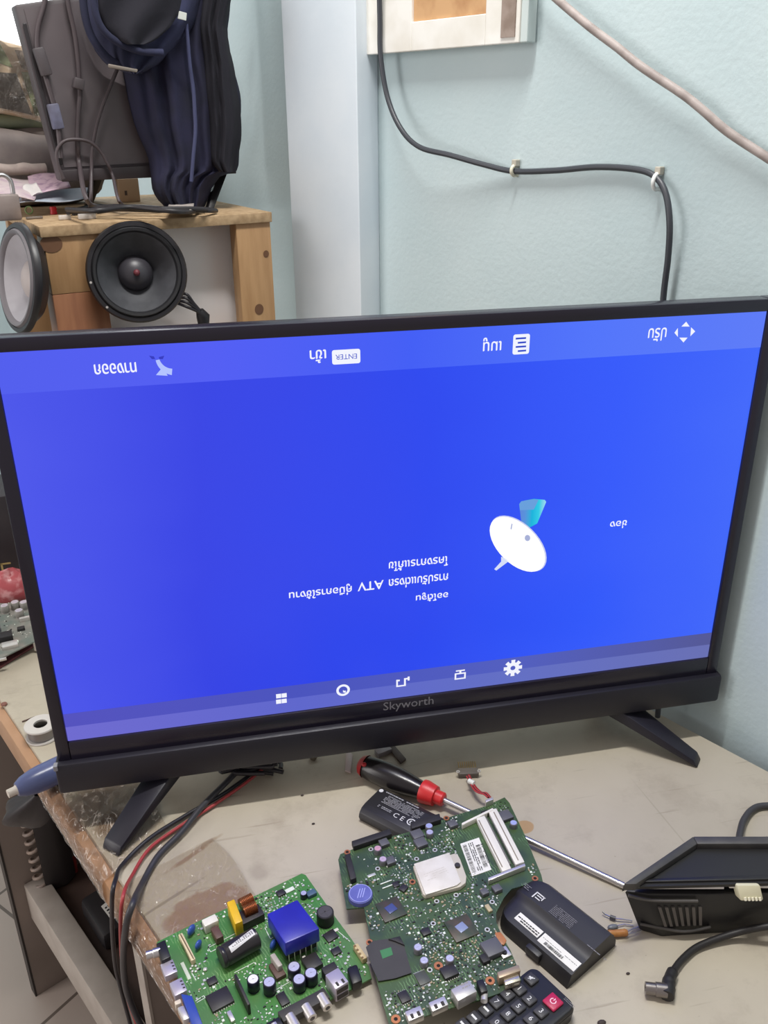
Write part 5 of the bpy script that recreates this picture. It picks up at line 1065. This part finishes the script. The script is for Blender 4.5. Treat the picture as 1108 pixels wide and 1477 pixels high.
q0 = Z(40, 846); bxr = thing('added_black_carton', 'black carton standing behind the red bag at the far left of the bench', 'box', V((q0.x-.07, q0.y+.05, 0)))  # dark box added where the shelf's shaded interior would look dark
M = Matrix.Translation(V((q0.x-.075, q0.y+.055, .0755))) @ Matrix.Rotation(.1, 4, 'Z'); MB().box((0, 0, 0), (.15, .10, .15), M=M, bev=.002).done('carton_body', mat('carton_black', '#2a262b', .5, col2='#332d31', scale=20), bxr, smooth=30)
m = MB()
for x0, z0, x1, z1 in ((.035, -.06, .038, -.035), (.035, -.038, .05, -.035), (.035, -.05, .046, -.047)): m.faces([M @ V((x, -.0504, z)) for x, z in ((x0, z0), (x1, z0), (x1, z1), (x0, z1))], [(0, 1, 2, 3)])
m.done('carton_mark', mat('mark_gold', '#a08a5a', .5), bxr, recalc=False)

# ================================================================== crate shelf behind the television, and what stands in and on it
SA = math.radians(19); SE = V((math.cos(SA), math.sin(SA), 0)); SG = V((-math.sin(SA), math.cos(SA), 0))
A0 = Y(56, 327, .50); ZSH = A0.z; A0 = V((A0.x, A0.y, 0)); LSH = .328; DSH = .42
def sh(e, g, z): return A0+SE*e+SG*g+UP*z
def SP(u, v, g):                     # point on the upright plane g behind the shelf's front
    return PL(u, v, SG, (A0+SG*g).dot(SG))
def ST(u, v, h=0.0): return Z(u, v, ZSH+h)     # point on the shelf top
M_pine = mat('pine_wood', '#b08c64', .5, col2='#a07c56', scale=9, stretch=(8, 8, 1), bump=.05); M_pine2 = mat('red_brown_wood', '#98684a', .5, col2='#885a40', scale=10, stretch=(8, 8, 1)); M_chipb = mat('chipboard', '#b59a78', .7, col2='#9c8160', scale=110)
shelf = thing('crate_shelf', 'wooden crate shelf with chipboard top and thick pine posts, standing behind the television', 'shelf', sh(LSH/2, DSH/2, 0))
def sbox(name, e0, e1, g0, g1, z0, z1, m, bev=.001, **kw):
    return MB().hexa([sh(e0, g0, z0), sh(e1, g0, z0), sh(e1, g1, z0), sh(e0, g1, z0)], [sh(e0, g0, z1), sh(e1, g0, z1), sh(e1, g1, z1), sh(e0, g1, z1)], bev).done(name, m, shelf, smooth=30, **kw)
TT2 = .014
sbox('top_board', 0, LSH, 0, DSH, ZSH-TT2, ZSH, M_chipb, .0012)
zj = Y(110, 425, .5).z
sbox('post', .004, .076, .004, .05, zj, ZSH-TT2, M_pine); sbox('post', .004, .076, .004, .05, .001, zj-.0004, M_pine2, label='red brown lower post')
sbox('post', LSH-.056, LSH-.002, .004, .03, .001, ZSH-TT2, M_pine)
sbox('post', LSH-.05, LSH-.002, DSH-.04, DSH-.014, .001, ZSH-TT2, M_pine); sbox('post', .02, .076, DSH-.04, DSH-.014, .001, ZSH-TT2, M_pine)
sbox('pale_panel', .0765, LSH-.004, .052, .058, .361, ZSH-TT2-.0005, mat('white_board', '#f4f1f3', .5))
sbox('inner_shelf', .0765, LSH-.057, .01, DSH-.041, .345, .36, M_chipb)
for v, z in ((390, .45), (450, .39)): 
    pass
for (u, v, r_, k) in ((374, 446, .008, .9), (384, 366, .005, .9), (74, 352, .011, 1.3)):
    c_ = SP(u, v, .0034); MB().faces([c_+(SE*math.cos(a*PI/8)*k+UP*math.sin(a*PI/8))*r_ for a in range(16)], [tuple(range(16))]).done('wood_knot', mat('knot_brown', '#6a4a34', .6), shelf, recalc=False)

# loudspeakers
def speaker(name, label, C_, axis, r, cone, sur, rim, cap, capr, dep, bd=1.0):
    ax = V(axis).normalized(); root = thing(name, label, 'loudspeaker', C_)
    C_ = V(C_)
    MB().lathe([(r*.885, -.004), (r, -.004), (r, .001), (r*.97, .004), (r*.90, .004), (r*.885, .001)], C_, ax, 56).done('basket_rim', rim, root, smooth=40)
    MB().lathe([(r*.90, .002), (r*.86, .0065), (r*.81, .006), (r*.775, 0)], C_, ax, 56).done('rubber_surround', sur, root, smooth=60)
    MB().lathe([(r*.785, .001), (r*.60, -dep*.45), (r*.42, -dep*.78), (r*.28, -dep)], C_, ax, 56).done('cone', cone, root, smooth=60)
    MB().lathe([(capr*1.0, -dep*.88), (capr*.9, -dep*.62), (capr*.6, -dep*.4), (capr*.25, -dep*.3), (0, -dep*.28)], C_, ax, 40).done('dust_cap', cap, root, smooth=60)
    MB().lathe([(r*.885, -.004), (r*.885, -.008), (r*.72, -.021), (r*.45, -.027), (0, -.027)] if bd < 1 else [(r*.885, -.004), (r*.885, -.006), (r*.55, -.04), (r*.5, -.052), (r*.5, -.052), (r*.55, -.053), (r*.55, -.075), (0, -.075)], C_, ax, 40).done('magnet_frame', mat('frame_black', '#232226', .45), root, smooth=40)
    return root
dR = ray(198, 393).normalized(); c2_ = SP(198, 393, -.026); rr2 = 71/FPX*(c2_-CAM).dot(R2)
n2 = (-dR+R0*.10+UP*.03).normalized()
s2_ = speaker('loudspeaker', 'black round loudspeaker with dark grey cone, leaning in the opening of the crate shelf', c2_, n2, rr2, mat('cone_charcoal', '#3a3b40', .6, col2='#44454a', scale=60), mat('rubber_black', '#232326', .45), mat('rim_black', '#242327', .4), mat('cap_charcoal', '#3c3a40', .4), rr2*.36, .03)
MB().ball(c2_-n2*.008, .0045, 1, 1, 1, 12).done('red_mark', mat('dull_red', '#6d3038', .5), s2_, smooth=60)
m = MB(); rx = n2.cross(UP).normalized(); ux = rx.cross(n2)
for a_ in (-.15, -.75): q = c2_+(rx*math.cos(a_)+ux*math.sin(a_))*rr2*.94+n2*.0035; m.lathe([(0, .0012), (.0017, .001), (.0017, 0)], q, n2, 10)
m.done('rim_screw', M_tin, s2_, smooth=40)
dL_ = ray(24, 402).normalized(); c1_ = SP(27, 402, .02); rL = 78/FPX*(c1_-CAM).dot(R2)
n1 = (-dL_*.56-R0*.82+UP*.05).normalized()
speaker('loudspeaker', 'loudspeaker with dusty pale grey cone, mounted at the left end of the crate shelf', c1_, n1, rL, mat('cone_pale', '#a6a3a8', .6, col2='#9a979c', scale=30), mat('rubber_dusty', '#6e6a6e', .5), mat('rim_black', '#242327', .4), mat('cap_pale', '#b3a9a6', .45), rL*.36, .020, .22)
# speaker lead
sl = thing('speaker_lead', 'bundle of black speaker wires with a plug, at the right of the black loudspeaker', 'wires', SP(290, 455, .02))
for k in range(4):
    MB().tube(spline([SP(252+k, 428+3*k, .03), SP(268, 424+6*k, .015), SP(280+2*k, 438+4*k, .012), SP(292, 452+2*k, .015)], 6), .0022, 7).done('wire', M_w1, sl, smooth=60)
MB().tube([SP(288, 448, .016), SP(293, 456, .016), SP(294, 470, .018)], [.006, .010, .008], 10).done('plug', mat('plug_black', '#1d1c20', .5), sl, smooth=50)

# ------------------------------------------------------------------ old monitor on the shelf
GM = .13
q = [SP(88, 262, GM), SP(339, 250, GM), SP(318, -35, GM), SP(21, 7, GM)]
mon = thing('old_monitor', 'dusty dark flat monitor with cables in front, standing on the crate shelf', 'monitor', sh(.17, GM+.02, ZSH))
cc = sum(q, V())/4
M_mon = mat('dusty_dark_plastic', '#4a4448', .5, col2='#554e50', scale=12)
MB().slab(q, SG*.03, .003).done('monitor_shell', M_mon, mon, smooth=30)
def mq(a, b): # bilinear point on the front
    return q[0]*(1-a)*(1-b)+q[1]*a*(1-b)+q[2]*a*b+q[3]*(1-a)*b
MB().slab([mq(.035, .085)-SG*.0006, mq(.985, .085)-SG*.0006, mq(.985, .975)-SG*.0006, mq(.035, .975)-SG*.0006], -SG*.0006).done('monitor_screen', mat('dusty_screen', '#5e575a', .32, col2='#6a6264', scale=6), mon)
MB().slab([mq(.012, .10)-SG*.001, mq(.028, .10)-SG*.001, mq(.028, .9)-SG*.001, mq(.012, .9)-SG*.001], -SG*.003, .0008).done('side_groove', mat('groove_dark', '#2b272a', .5), mon)
MB().slab([mq(.0, .0)-SG*.001, mq(1, .0)-SG*.001, mq(1, .07)-SG*.001, mq(0, .07)-SG*.001], -SG*.006, .0015).done('bottom_bezel', mat('bezel_brown_black', '#3b3538', .4), mon, smooth=30)
for u, v, u2, v2 in ((322, 252, 304, 302), (140, 262, 128, 300)):
    a = SP(u, v-4, GM+.012); b_ = ST(u2, v2); MB().hexa([b_-SE*.005, b_+SE*.005, b_+SE*.005+SG*.012, b_-SE*.005+SG*.012], [a-SE*.008, a+SE*.008, a+SE*.008+SG*.012, a-SE*.008+SG*.012], .001).done('stand_leg', M_blk, mon, smooth=30)
# leads in front of the monitor
l1 = thing('monitor_lead', 'brown grey video lead with ferrite block and blue plug, hanging at the monitor left edge', 'cable', SP(58, 90, GM-.012))
M_lead = mat('brown_grey_lead', '#4c4346', .5)
g_ = GM-.010
MB().tube(spline([SP(u, v, g_) for u, v in ((70, -30), (64, 5), (55, 38), (54, 68), (60, 90), (68, 118), (77, 148), (82, 168), (86, 205), (88, 228))], 6), .0034, 9).done('lead', M_lead, l1, smooth=60)
def fer(p, w, h, t_, rz, name, m, par):
    M = Matrix.Translation(p) @ Matrix(((SE.x, SG.x, 0, 0), (SE.y, SG.y, 0, 0), (0, 0, 1, 0), (0, 0, 0, 1))) @ Matrix.Rotation(rz, 4, 'Y'); return MB().box((0, 0, 0), (w, t_, h), M=M, bev=.002).done(name, m, par, smooth=40)
fer(SP(61, 89, g_), .014, .034, .013, -.2, 'ferrite_block', M_mon, l1); fer(SP(80, 168, g_), .015, .032, .012, -.12, 'video_plug', mat('plug_slate', '#6c6d84', .45, col2='#4f4c57', scale=30), l1)
l2 = thing('hanging_cord', 'dark cord with a small clip, hanging down the middle of the old monitor', 'cable', SP(112, 120, g_))
MB().tube(spline([SP(u, v, g_) for u, v in ((95, -30), (98, 5), (107, 45), (112, 85), (114, 115), (115, 140), (112, 175), (112, 210), (115, 240))]+[ST(124, 286, .03), ST(140, 298, .008), ST(165, 300, .006)], 6), .0033, 9).done('lead', M_lead, l2, smooth=60); fer(SP(113, 121, g_-.002), .014, .014, .014, .3, 'cord_clip', M_mon, l2)
l3 = thing('thin_lead', 'thin dark lead running from the jacket buckle down to the shelf', 'cable', SP(150, 150, g_))
MB().tube(spline([SP(u, v, g_-.004) for u, v in ((169, 100), (160, 122), (148, 152), (139, 182), (133, 215), (132, 245))]+[ST(131, 290, .02), ST(128, 302, .003)], 6), .0026, 8).done('lead', M_lead, l3, smooth=60)
l4 = thing('looped_lead', 'dark lead making a loop in front of the lower left of the old monitor', 'cable', SP(110, 205, g_))
MB().tube(spline([SP(u, v, g_-.006) for u, v in ((92, 258), (84, 238), (82, 218), (92, 204), (110, 201), (130, 205), (145, 218), (156, 238), (163, 255))]+[ST(172, 290, .02), ST(190, 300, .006), ST(230, 302, .005)], 6), .0024, 8).done('lead', M_lead, l4, smooth=60)
tg = thing('cable_tangle', 'tangle of black cables lying on the shelf top under the old monitor', 'cables', ST(200, 300))
r = random.Random(3)
for i in range(6):
    u0 = 100+r.uniform(-5, 40); MB().tube(spline([ST(u0, 308-2*i*.6, .003+.002*i), ST(u0+40, 301+r.uniform(-4, 4), .004+.003*i), ST(u0+90, 300+r.uniform(-5, 3), .004+.003*i), ST(u0+140+r.uniform(0, 30), 303+r.uniform(-4, 3), .004+.002*i), ST(min(u0+190, 312), 304, .004)], 6), .0032, 8).done('cable', mat('tangle_black', '#2a272a', .5), tg, smooth=60)

# ------------------------------------------------------------------ navy jacket over the monitor
jk = thing('navy_jacket', 'dark navy jacket with hood hanging over the right part of the old monitor', 'jacket', SP(265, 150, GM-.03))
def interp(tab, v):
    for (v0, a0, b0), (v1, a1, b1) in zip(tab, tab[1:]):
        if v0 <= v <= v1: f = (v-v0)/(v1-v0); return a0+(a1-a0)*f, b0+(b1-b0)*f
    return tab[-1][1:]
M_navy = mat('navy_cloth', '#20203a', .9, col2='#191a2c', scale=25, bump=.15, bscale=300); M_navy2 = mat('slate_navy_cloth', '#2c2f4c', .9, col2='#1f2138', scale=16, bump=.15, bscale=300); M_jblk = mat('black_cloth', '#191822', .9, bump=.1, bscale=300)
def cloth(tab, v0, v1, depth, folds, g0, seed, nu=48, nv=40, thick=True):
    r = random.Random(seed); ph = [r.uniform(0, 6.28) for _ in range(5)]
    def fn(i, j):
        v = v0+(v1-v0)*j; a, b_ = interp(tab, v); e = abs(math.sin(PI*min(1, max(0, i))))**.45
        u = a+(b_-a)*i+1.5*math.sin(v*.06+ph[0])
        f = sum(math.sin(i*k*PI+ph[n]+j*(1.2+n)*1.5) for n, k in enumerate(folds))/len(folds)
        return SP(u, v, g0-depth*e-.011*f*e)
    return MB().grid(nu, nv, fn)
main = [(-35, 172, 345), (0, 172, 333), (40, 174, 327), (75, 176, 331), (110, 178, 340), (140, 182, 346), (165, 190, 348), (200, 203, 347), (225, 212, 344), (246, 215, 342), (250, 216, 320), (270, 219, 306), (285, 226, 303), (300, 241, 296), (306, 256, 284)]
cloth(main, -35, 306, .045, (5, 9, 14), GM-.008, 2).done('jacket_body', M_navy, jk, smooth=70, recalc=False)
hood = [(-35, 117, 300), (0, 117, 300), (30, 120, 290), (55, 127, 272), (75, 138, 255), (92, 153, 235), (104, 180, 212), (107, 190, 200)]
cloth(hood, -35, 107, .085, (3, 5, 8), GM-.012, 6, 40, 30).done('hood', M_navy2, jk, smooth=70, recalc=False)
# inner dark hollow of the hood and its rolled rims
inner = [(-35, 140, 262), (0, 141, 262), (20, 143, 258), (40, 150, 245), (58, 165, 225), (64, 180, 210)]
def inn_fn(i, j):
    v = -35+99*j; a, b_ = interp(inner, v); e = abs(math.sin(PI*i))**.45; return SP(a+(b_-a)*i, v, GM-.012-.088-.012*e-.004*math.sin(9*i+5*j))
MB().grid(30, 20, inn_fn).done('hood_lining', M_jblk, jk, smooth=70, recalc=False)
rim_ = [SP(u, v, GM-.102) for u, v in ((134, -35), (135, 0), (139, 22), (147, 40), (160, 54), (180, 66), (205, 74), (235, 76))]; MB().tube(spline(rim_, 6), .0045, 9).done('hood_rim', M_navy2, jk, smooth=60)
rim_ = [SP(u, v, GM-.085) for u, v in ((120, -35), (120, 0), (124, 28), (132, 52), (145, 72), (162, 88), (185, 98), (205, 100))]; MB().tube(spline(rim_, 6), .005, 9).done('hood_rim', M_navy2, jk, smooth=60)
pz = [SP(u, v, GM-.066) for u, v in ((268, 28), (271, 60), (274, 95), (279, 130), (281, 160), (282, 190), (279, 225), (276, 262))]; MB().tube(spline(pz, 6), .0028, 7).done('piping', mat('blue_grey_piping', '#3c4060', .8), jk, smooth=60)
slv = [(-35, 292, 335), (0, 292, 333), (40, 290, 328), (75, 292, 331), (110, 296, 340), (150, 300, 347), (200, 302, 347), (235, 306, 344), (248, 318, 341)]
cloth(slv, -35, 248, .022, (2, 4, 7), GM-.045, 11, 20, 36).done('sleeve', M_jblk, jk, smooth=70, recalc=False)
tq_ = [SP(u, v, GM-.104) for u, v in ((258, 16), (269, 19), (268, 30), (256, 27)) ]; MB().slab(tq_, -SG*.002, .0005).done('white_tag', mat('tag_white', '#c5c8c2', .6), jk, label='small white tag')
bq_ = [SP(u, v, GM-.098) for u, v in ((155, 92), (198, 100), (197, 105), (156, 98))]; MB().slab(bq_, -SG*.004, .0012).done('buckle', mat('buckle_metal', '#8f857c', .35, metal=.5), jk, smooth=30, label='metal buckle')
wt = [SP(u, v, GM-.03) for u, v in ((311, -4), (328, -4), (322, 8), (314, 12))]

# ------------------------------------------------------------------ small things on the shelf top
pd = thing('padlock', 'old grey padlock standing on the left end of the crate shelf', 'padlock', ST(14, 318))
pb_ = ST(13, 318); pc = pb_+UP*.0; M_pl = mat('padlock_grey', '#9d918d', .4, metal=.4, col2='#8d817d', scale=40)
def pbox(w, d_, h, z, p, bev): return MB().box((0, 0, 0), (w, d_, h), M=Matrix.Translation(p+UP*(z+h/2)) @ Matrix.Rotation(SA, 4, 'Z'), bev=bev)
pbox(.034, .016, .034, .0002, pb_, .003).done('lock_body', M_pl, pd, smooth=40)
pts = [pb_+SE*(.0115*math.cos(a*PI/10))+UP*(.046+.0125*math.sin(a*PI/10)) for a in range(11)]; MB().tube([pb_+SE*.0115+UP*.033]+pts+[pb_-SE*.0115+UP*.033], .0030, 10).done('shackle', M_steel, pd, smooth=60)
q_ = ST(78, 309, .0); tag(MB().lathe([(0, 0), (.005, 0), (.0052, .003), (.0042, .005), (.0052, .0075), (.0045, .0105), (0, .0112)], q_, UP, 16).done('push_pin', mat('pin_red', '#c8202a', .4), smooth=50, loc=q_), 'small bright red plastic pin on the crate shelf', 'pin')
def block(u, v, w, d_, h, col, name, lab, cat):
    p = ST(u, v); root = thing(name, lab, cat, p); pbox(w, d_, h, .0002, p, .0012).done('block_body', mat(name+'_'+col[1:], col, .45), root, smooth=40)
    for k in (-.25, .25): MB().lathe([(0, h+.0004), (.0016, h+.0004), (.0016, h)], p+SE*w*k, UP, 10).done('screw', M_tin, root, smooth=40)
block(94, 317, .016, .008, .006, '#cfc7bf', 'terminal_block', 'dull white terminal block just right of the red pin', 'terminal block'); block(126, 316, .023, .009, .007, '#d9d4cf', 'terminal_block', 'brighter white terminal block on the shelf front edge, left of the black loudspeaker', 'terminal block')
q_ = ST(43, 310); tag(MB().tube([q_+V((.005*math.cos(a*PI/8), .002*math.sin(a*PI/8), .0065+.005*math.sin(a*PI/8))) for a in range(17)], .001, 7).done('wire_loop', mat('green_wire', '#7f9a62', .5), smooth=60, loc=q_), 'tiny green wire loop on the crate shelf beside the padlock', 'wire')
q_ = ST(50, 316); tag(MB().box((0, 0, 0), (.022, .006, .003), M=Matrix.Translation(q_+UP*.0018) @ Matrix.Rotation(SA+.1, 4, 'Z'), bev=.0008).done('metal_strip', mat('strip_grey', '#8b8178', .4, metal=.5), smooth=30, loc=q_), 'short grey metal strip on the shelf edge beside the padlock', 'metal piece')
# papers
def sheet(name, pts, h, m, lab, seed, cat='paper', group=None):
    r = random.Random(seed); c_ = [SP(*p) if len(p) == 3 else ST(p[0], p[1], h) for p in pts]
    def fn(i, j):
        p = c_[0]*(1-i)*(1-j)+c_[1]*i*(1-j)+c_[2]*i*j+c_[3]*(1-i)*j; return p+UP*(.003*math.sin(5*i+seed)*math.sin(4*j+seed*2)+.002)
    b = MB().grid(14, 10, fn); me = b.done(name, m, None, smooth=60, recalc=False, loc=c_[0]); s_ = me.modifiers.new('thickness', 'SOLIDIFY'); s_.thickness = .0012; return tag(me, lab, cat, group)
sheet('paper_sheet', ((24, 297, .12), (120, 287, .14), (138, 272, .25), (30, 280, .25)), 0, mat('paper_grey_blue', '#a9b0bb', .7, col2='#9aa5b2', scale=30), 'grey blue printed paper lying lowest on the shelf behind the padlock', 1)
sheet('paper_sheet', ((-16, 284, .12), (50, 289, .12), (60, 262, .25), (-14, 252, .25)), 0, mat('paper_pale_pink', '#cbbcbc', .7, col2='#b9a2ae', scale=45), 'pale pink paper behind the padlock shackle', 2)
sheet('printed_card', ((46, 284, .15), (102, 270, .16), (90, 249, .26), (40, 256, .26)), 0, mat('paper_lilac', '#c9adba', .6, col2='#a98aa0', scale=70, mix=(.5, .6)), 'lilac printed card leaning on the papers on the shelf', 3)
sheet('white_card', ((30, 290, .135), (62, 281, .145), (52, 264, .19), (34, 270, .19)), 0, mat('card_white', '#d2ccca', .6), 'small white folded card on the papers behind the padlock', 4)
for u, v, w_, lab in ((12, 245, .030, 'pale rolled cloth end on the papers, nearest the left edge of the photo'), (46, 244, .022, 'pale rolled cloth end on the papers, beside the monitor corner')):
    c_ = SP(u, v, .27); tag(MB().tube(spline([c_-SE*w_, c_-SE*w_*.5+UP*.002, c_, c_+SE*w_*.6, c_+SE*w_], 4), [.004]+[.008]*15+[.004], 12).done('cloth_roll', mat('roll_pale', '#b7a8a0', .7, col2='#a4968f', scale=40), smooth=60, loc=c_-UP*.008), lab, 'cloth roll', 'cloth rolls on the papers')
def carton(name, u, v, w, d_, h, col, lab, g=0.0, rz=0.0):
    p = ST(u, v); root = thing(name, lab, 'box', p); MB().box((0, 0, 0), (w, d_, h), M=Matrix.Translation(p+UP*(h/2+.0003)) @ Matrix.Rotation(SA+rz, 4, 'Z'), bev=.001).done('carton_body', mat('carton_'+col[1:], col, .6, col2='#9c7c5a', scale=30, mix=(.6, .9)), root, smooth=30); return root, p
cr, p = carton('small_carton', 186, 291, .034, .02, .036, '#c0a080', 'small tan carton standing on the shelf under the old monitor')
m = MB(); dashes(m, p-SG*.0104+SE*-.006+UP*.022, UP, -SE, .022, .006, 1, .7, 5); m.done('carton_print', mat('print_brown', '#5c4a40', .6), cr, recalc=False)
sheet('grey_card', ((236, 308), (276, 306), (280, 296), (244, 297)), .010, mat('card_grey', '#a9a09b', .6), 'pale grey card lying under the hem of the navy jacket', 6, 'card')
# parcel and bundles behind the padlock, against the window
def lump(name, c_, rx_, ry_, rz_, m, lab, cat, seed, amp=.12, sq=.55):
    r = random.Random(seed); ph = [r.uniform(0, 6.28) for _ in range(6)]
    def s_(x): return math.copysign(abs(x)**sq, x)
    def fn(i, j):
        a = 2*PI*i; t_ = PI*j; x = s_(math.cos(a))*s_(math.sin(t_)); y = s_(math.sin(a))*s_(math.sin(t_)); z = s_(math.cos(t_))
        k = 1+amp*(math.sin(3*a+ph[0]+2*t_)+.6*math.sin(7*a+ph[1]-4*t_)*math.sin(t_))*.5
        return c_+SE*x*rx_*k+SG*y*ry_*k+UP*z*rz_*(1+.4*amp*math.sin(4*a+ph[2]))
    o = MB().grid(40, 20, fn).done(name, m, smooth=50, recalc=True, loc=V((c_.x, c_.y, c_.z-rz_))); return tag(o, lab, cat)
GB = .33
M_bun = mat('bundle_grey_brown', '#6f6664', .7, col2='#857b76', scale=20)
c_ = SP(15, 243, GB); lump('grey_bundle', c_, .15, .05, c_.z-ZSH-.001, M_bun, 'grey brown cloth bundle on the shelf behind the padlock, under the parcel', 'bundle', 3, .22, .6)
zt_ = 2*c_.z-ZSH
c_ = SP(0, 185, GB); c_.z = max(c_.z, zt_+.012); rl = MB().tube(spline([c_-SE*.09+UP*.004, c_, c_+SE*.05, c_+SE*.080+UP*.002], 5), [.011]*11+[.013]*5, 16); tag(rl.done('green_roll', mat('roll_sage', '#8b9478', .6, col2='#7f8874', scale=40), smooth=50, loc=c_-UP*.011), 'sage green rolled cloth lying between the parcel and the grey bundle', 'roll')
# wrapped parcel: a leaning carton inside loose plastic
pc_ = SP(12, 118, GB+.01); par = thing('wrapped_parcel', 'tan carton in crumpled clear plastic at the upper left, before the bright window', 'parcel', V((pc_.x, pc_.y, pc_.z-.055)))
M = Matrix.Translation(pc_) @ Matrix(((SE.x, SG.x, 0, 0), (SE.y, SG.y, 0, 0), (0, 0, 1, 0), (0, 0, 0, 1))) @ Matrix.Rotation(.22, 4, 'Y') @ Matrix.Rotation(-.1, 4, 'X')
MB().box((0, 0, 0), (.16, .07, .098), M=M, bev=.004).done('parcel_carton', mat('parcel_tan', '#d0b89c', .55, col2='#c2a78a', scale=12), par, smooth=30)
def pq(x0, z0, x1, z1, x2, z2, x3, z3, name, m): MB().slab([M @ V((x, -.0354, z)) for x, z in ((x0, z0), (x1, z1), (x2, z2), (x3, z3))], (M.to_3x3() @ V((0, -.0006, 0)))).done(name, m, par)
pq(-.02, -.045, .03, -.045, .005, .008, -.045, .0, 'dark_opening', mat('opening_dark', '#4a423e', .6)); pq(.034, -.045, .066, -.04, .052, .02, .012, .012, 'green_print', mat('print_sage', '#8d9a72', .55)); pq(-.05, .02, .0, .015, -.02, .045, -.06, .046, 'green_print', mat('print_sage', '#8d9a72', .55)); pq(.012, .018, .028, .014, .012, .042, .002, .040, 'dark_mark', mat('mark_grey', '#75695f', .55))
r = random.Random(4)
def wrap(i, j):
    a = 2*PI*i; sx = max(-1, min(1, 1.35*math.cos(a))); sy = max(-1, min(1, 1.35*math.sin(a))); w_ = .002*math.sin(11*a+9*j)+.0015*math.sin(23*a-14*j); k = 1+.02*math.sin(5*a+4*j)
    return M @ V((sx*.084*k, sy*.040*k+w_, -.052+.104*j+w_))
MB().grid(80, 16, wrap).done('plastic_wrap', M_tape2, par, smooth=60)

# ================================================================== camera, lights, world
cd = bpy.data.cameras.new('camera'); cam = bpy.data.objects.new('camera', cd); COL.objects.link(cam)
cam.matrix_world = Matrix(((R0.x, -R1.x, -R2.x, CAM.x), (R0.y, -R1.y, -R2.y, CAM.y), (R0.z, -R1.z, -R2.z, CAM.z), (0, 0, 0, 1)))
cd.sensor_fit = 'VERTICAL'; cd.sensor_height = 36; cd.sensor_width = 27; cd.lens = FPX*36/H; cd.clip_start = .01; sc.camera = cam
def area(name, loc, rot, sx, sy, power, col):
    l = bpy.data.lights.new(name, 'AREA'); l.shape = 'RECTANGLE'; l.size = sx; l.size_y = sy; l.energy = power; l.color = col
    o = bpy.data.objects.new(name, l); COL.objects.link(o); o.location = loc; o.rotation_euler = rot; return o
area('ceiling_tube', (.26, -.05, 1.85), (0, 0, 0), .6, .06, 25, (1, .985, .95))
q = nd(KW-.01, (W0+W1)/2, (WZ0+WZ1)/2); wl = area('window_daylight', q, (0, 0, 0), .5, 1.0, 6, (.95, .97, 1)); wl.rotation_euler = N.to_track_quat('Z', 'Y').to_euler()
q = nd(-2.1, -.9, .9); wl = area('added_left_fill', q, (0, 0, 0), 1.0, 1.9, 30, (1, .96, .94)); wl.rotation_euler = (-N*.95-D*.3).to_track_quat('Z', 'Y').to_euler()  # added fill from the unseen left side, brightens the shelf opening
wd = bpy.data.worlds.new('world'); sc.world = wd; wd.use_nodes = True; bg = wd.node_tree.nodes['Background']; bg.inputs['Color'].default_value = lin('#ece2df'); bg.inputs['Strength'].default_value = .5
vs_ = sc.view_settings; vs_.view_transform = 'Standard'; vs_.look = 'None'; vs_.gamma = 1; vs_.exposure = 0; vs_.use_curve_mapping = False
sc.display_settings.display_device = 'sRGB'
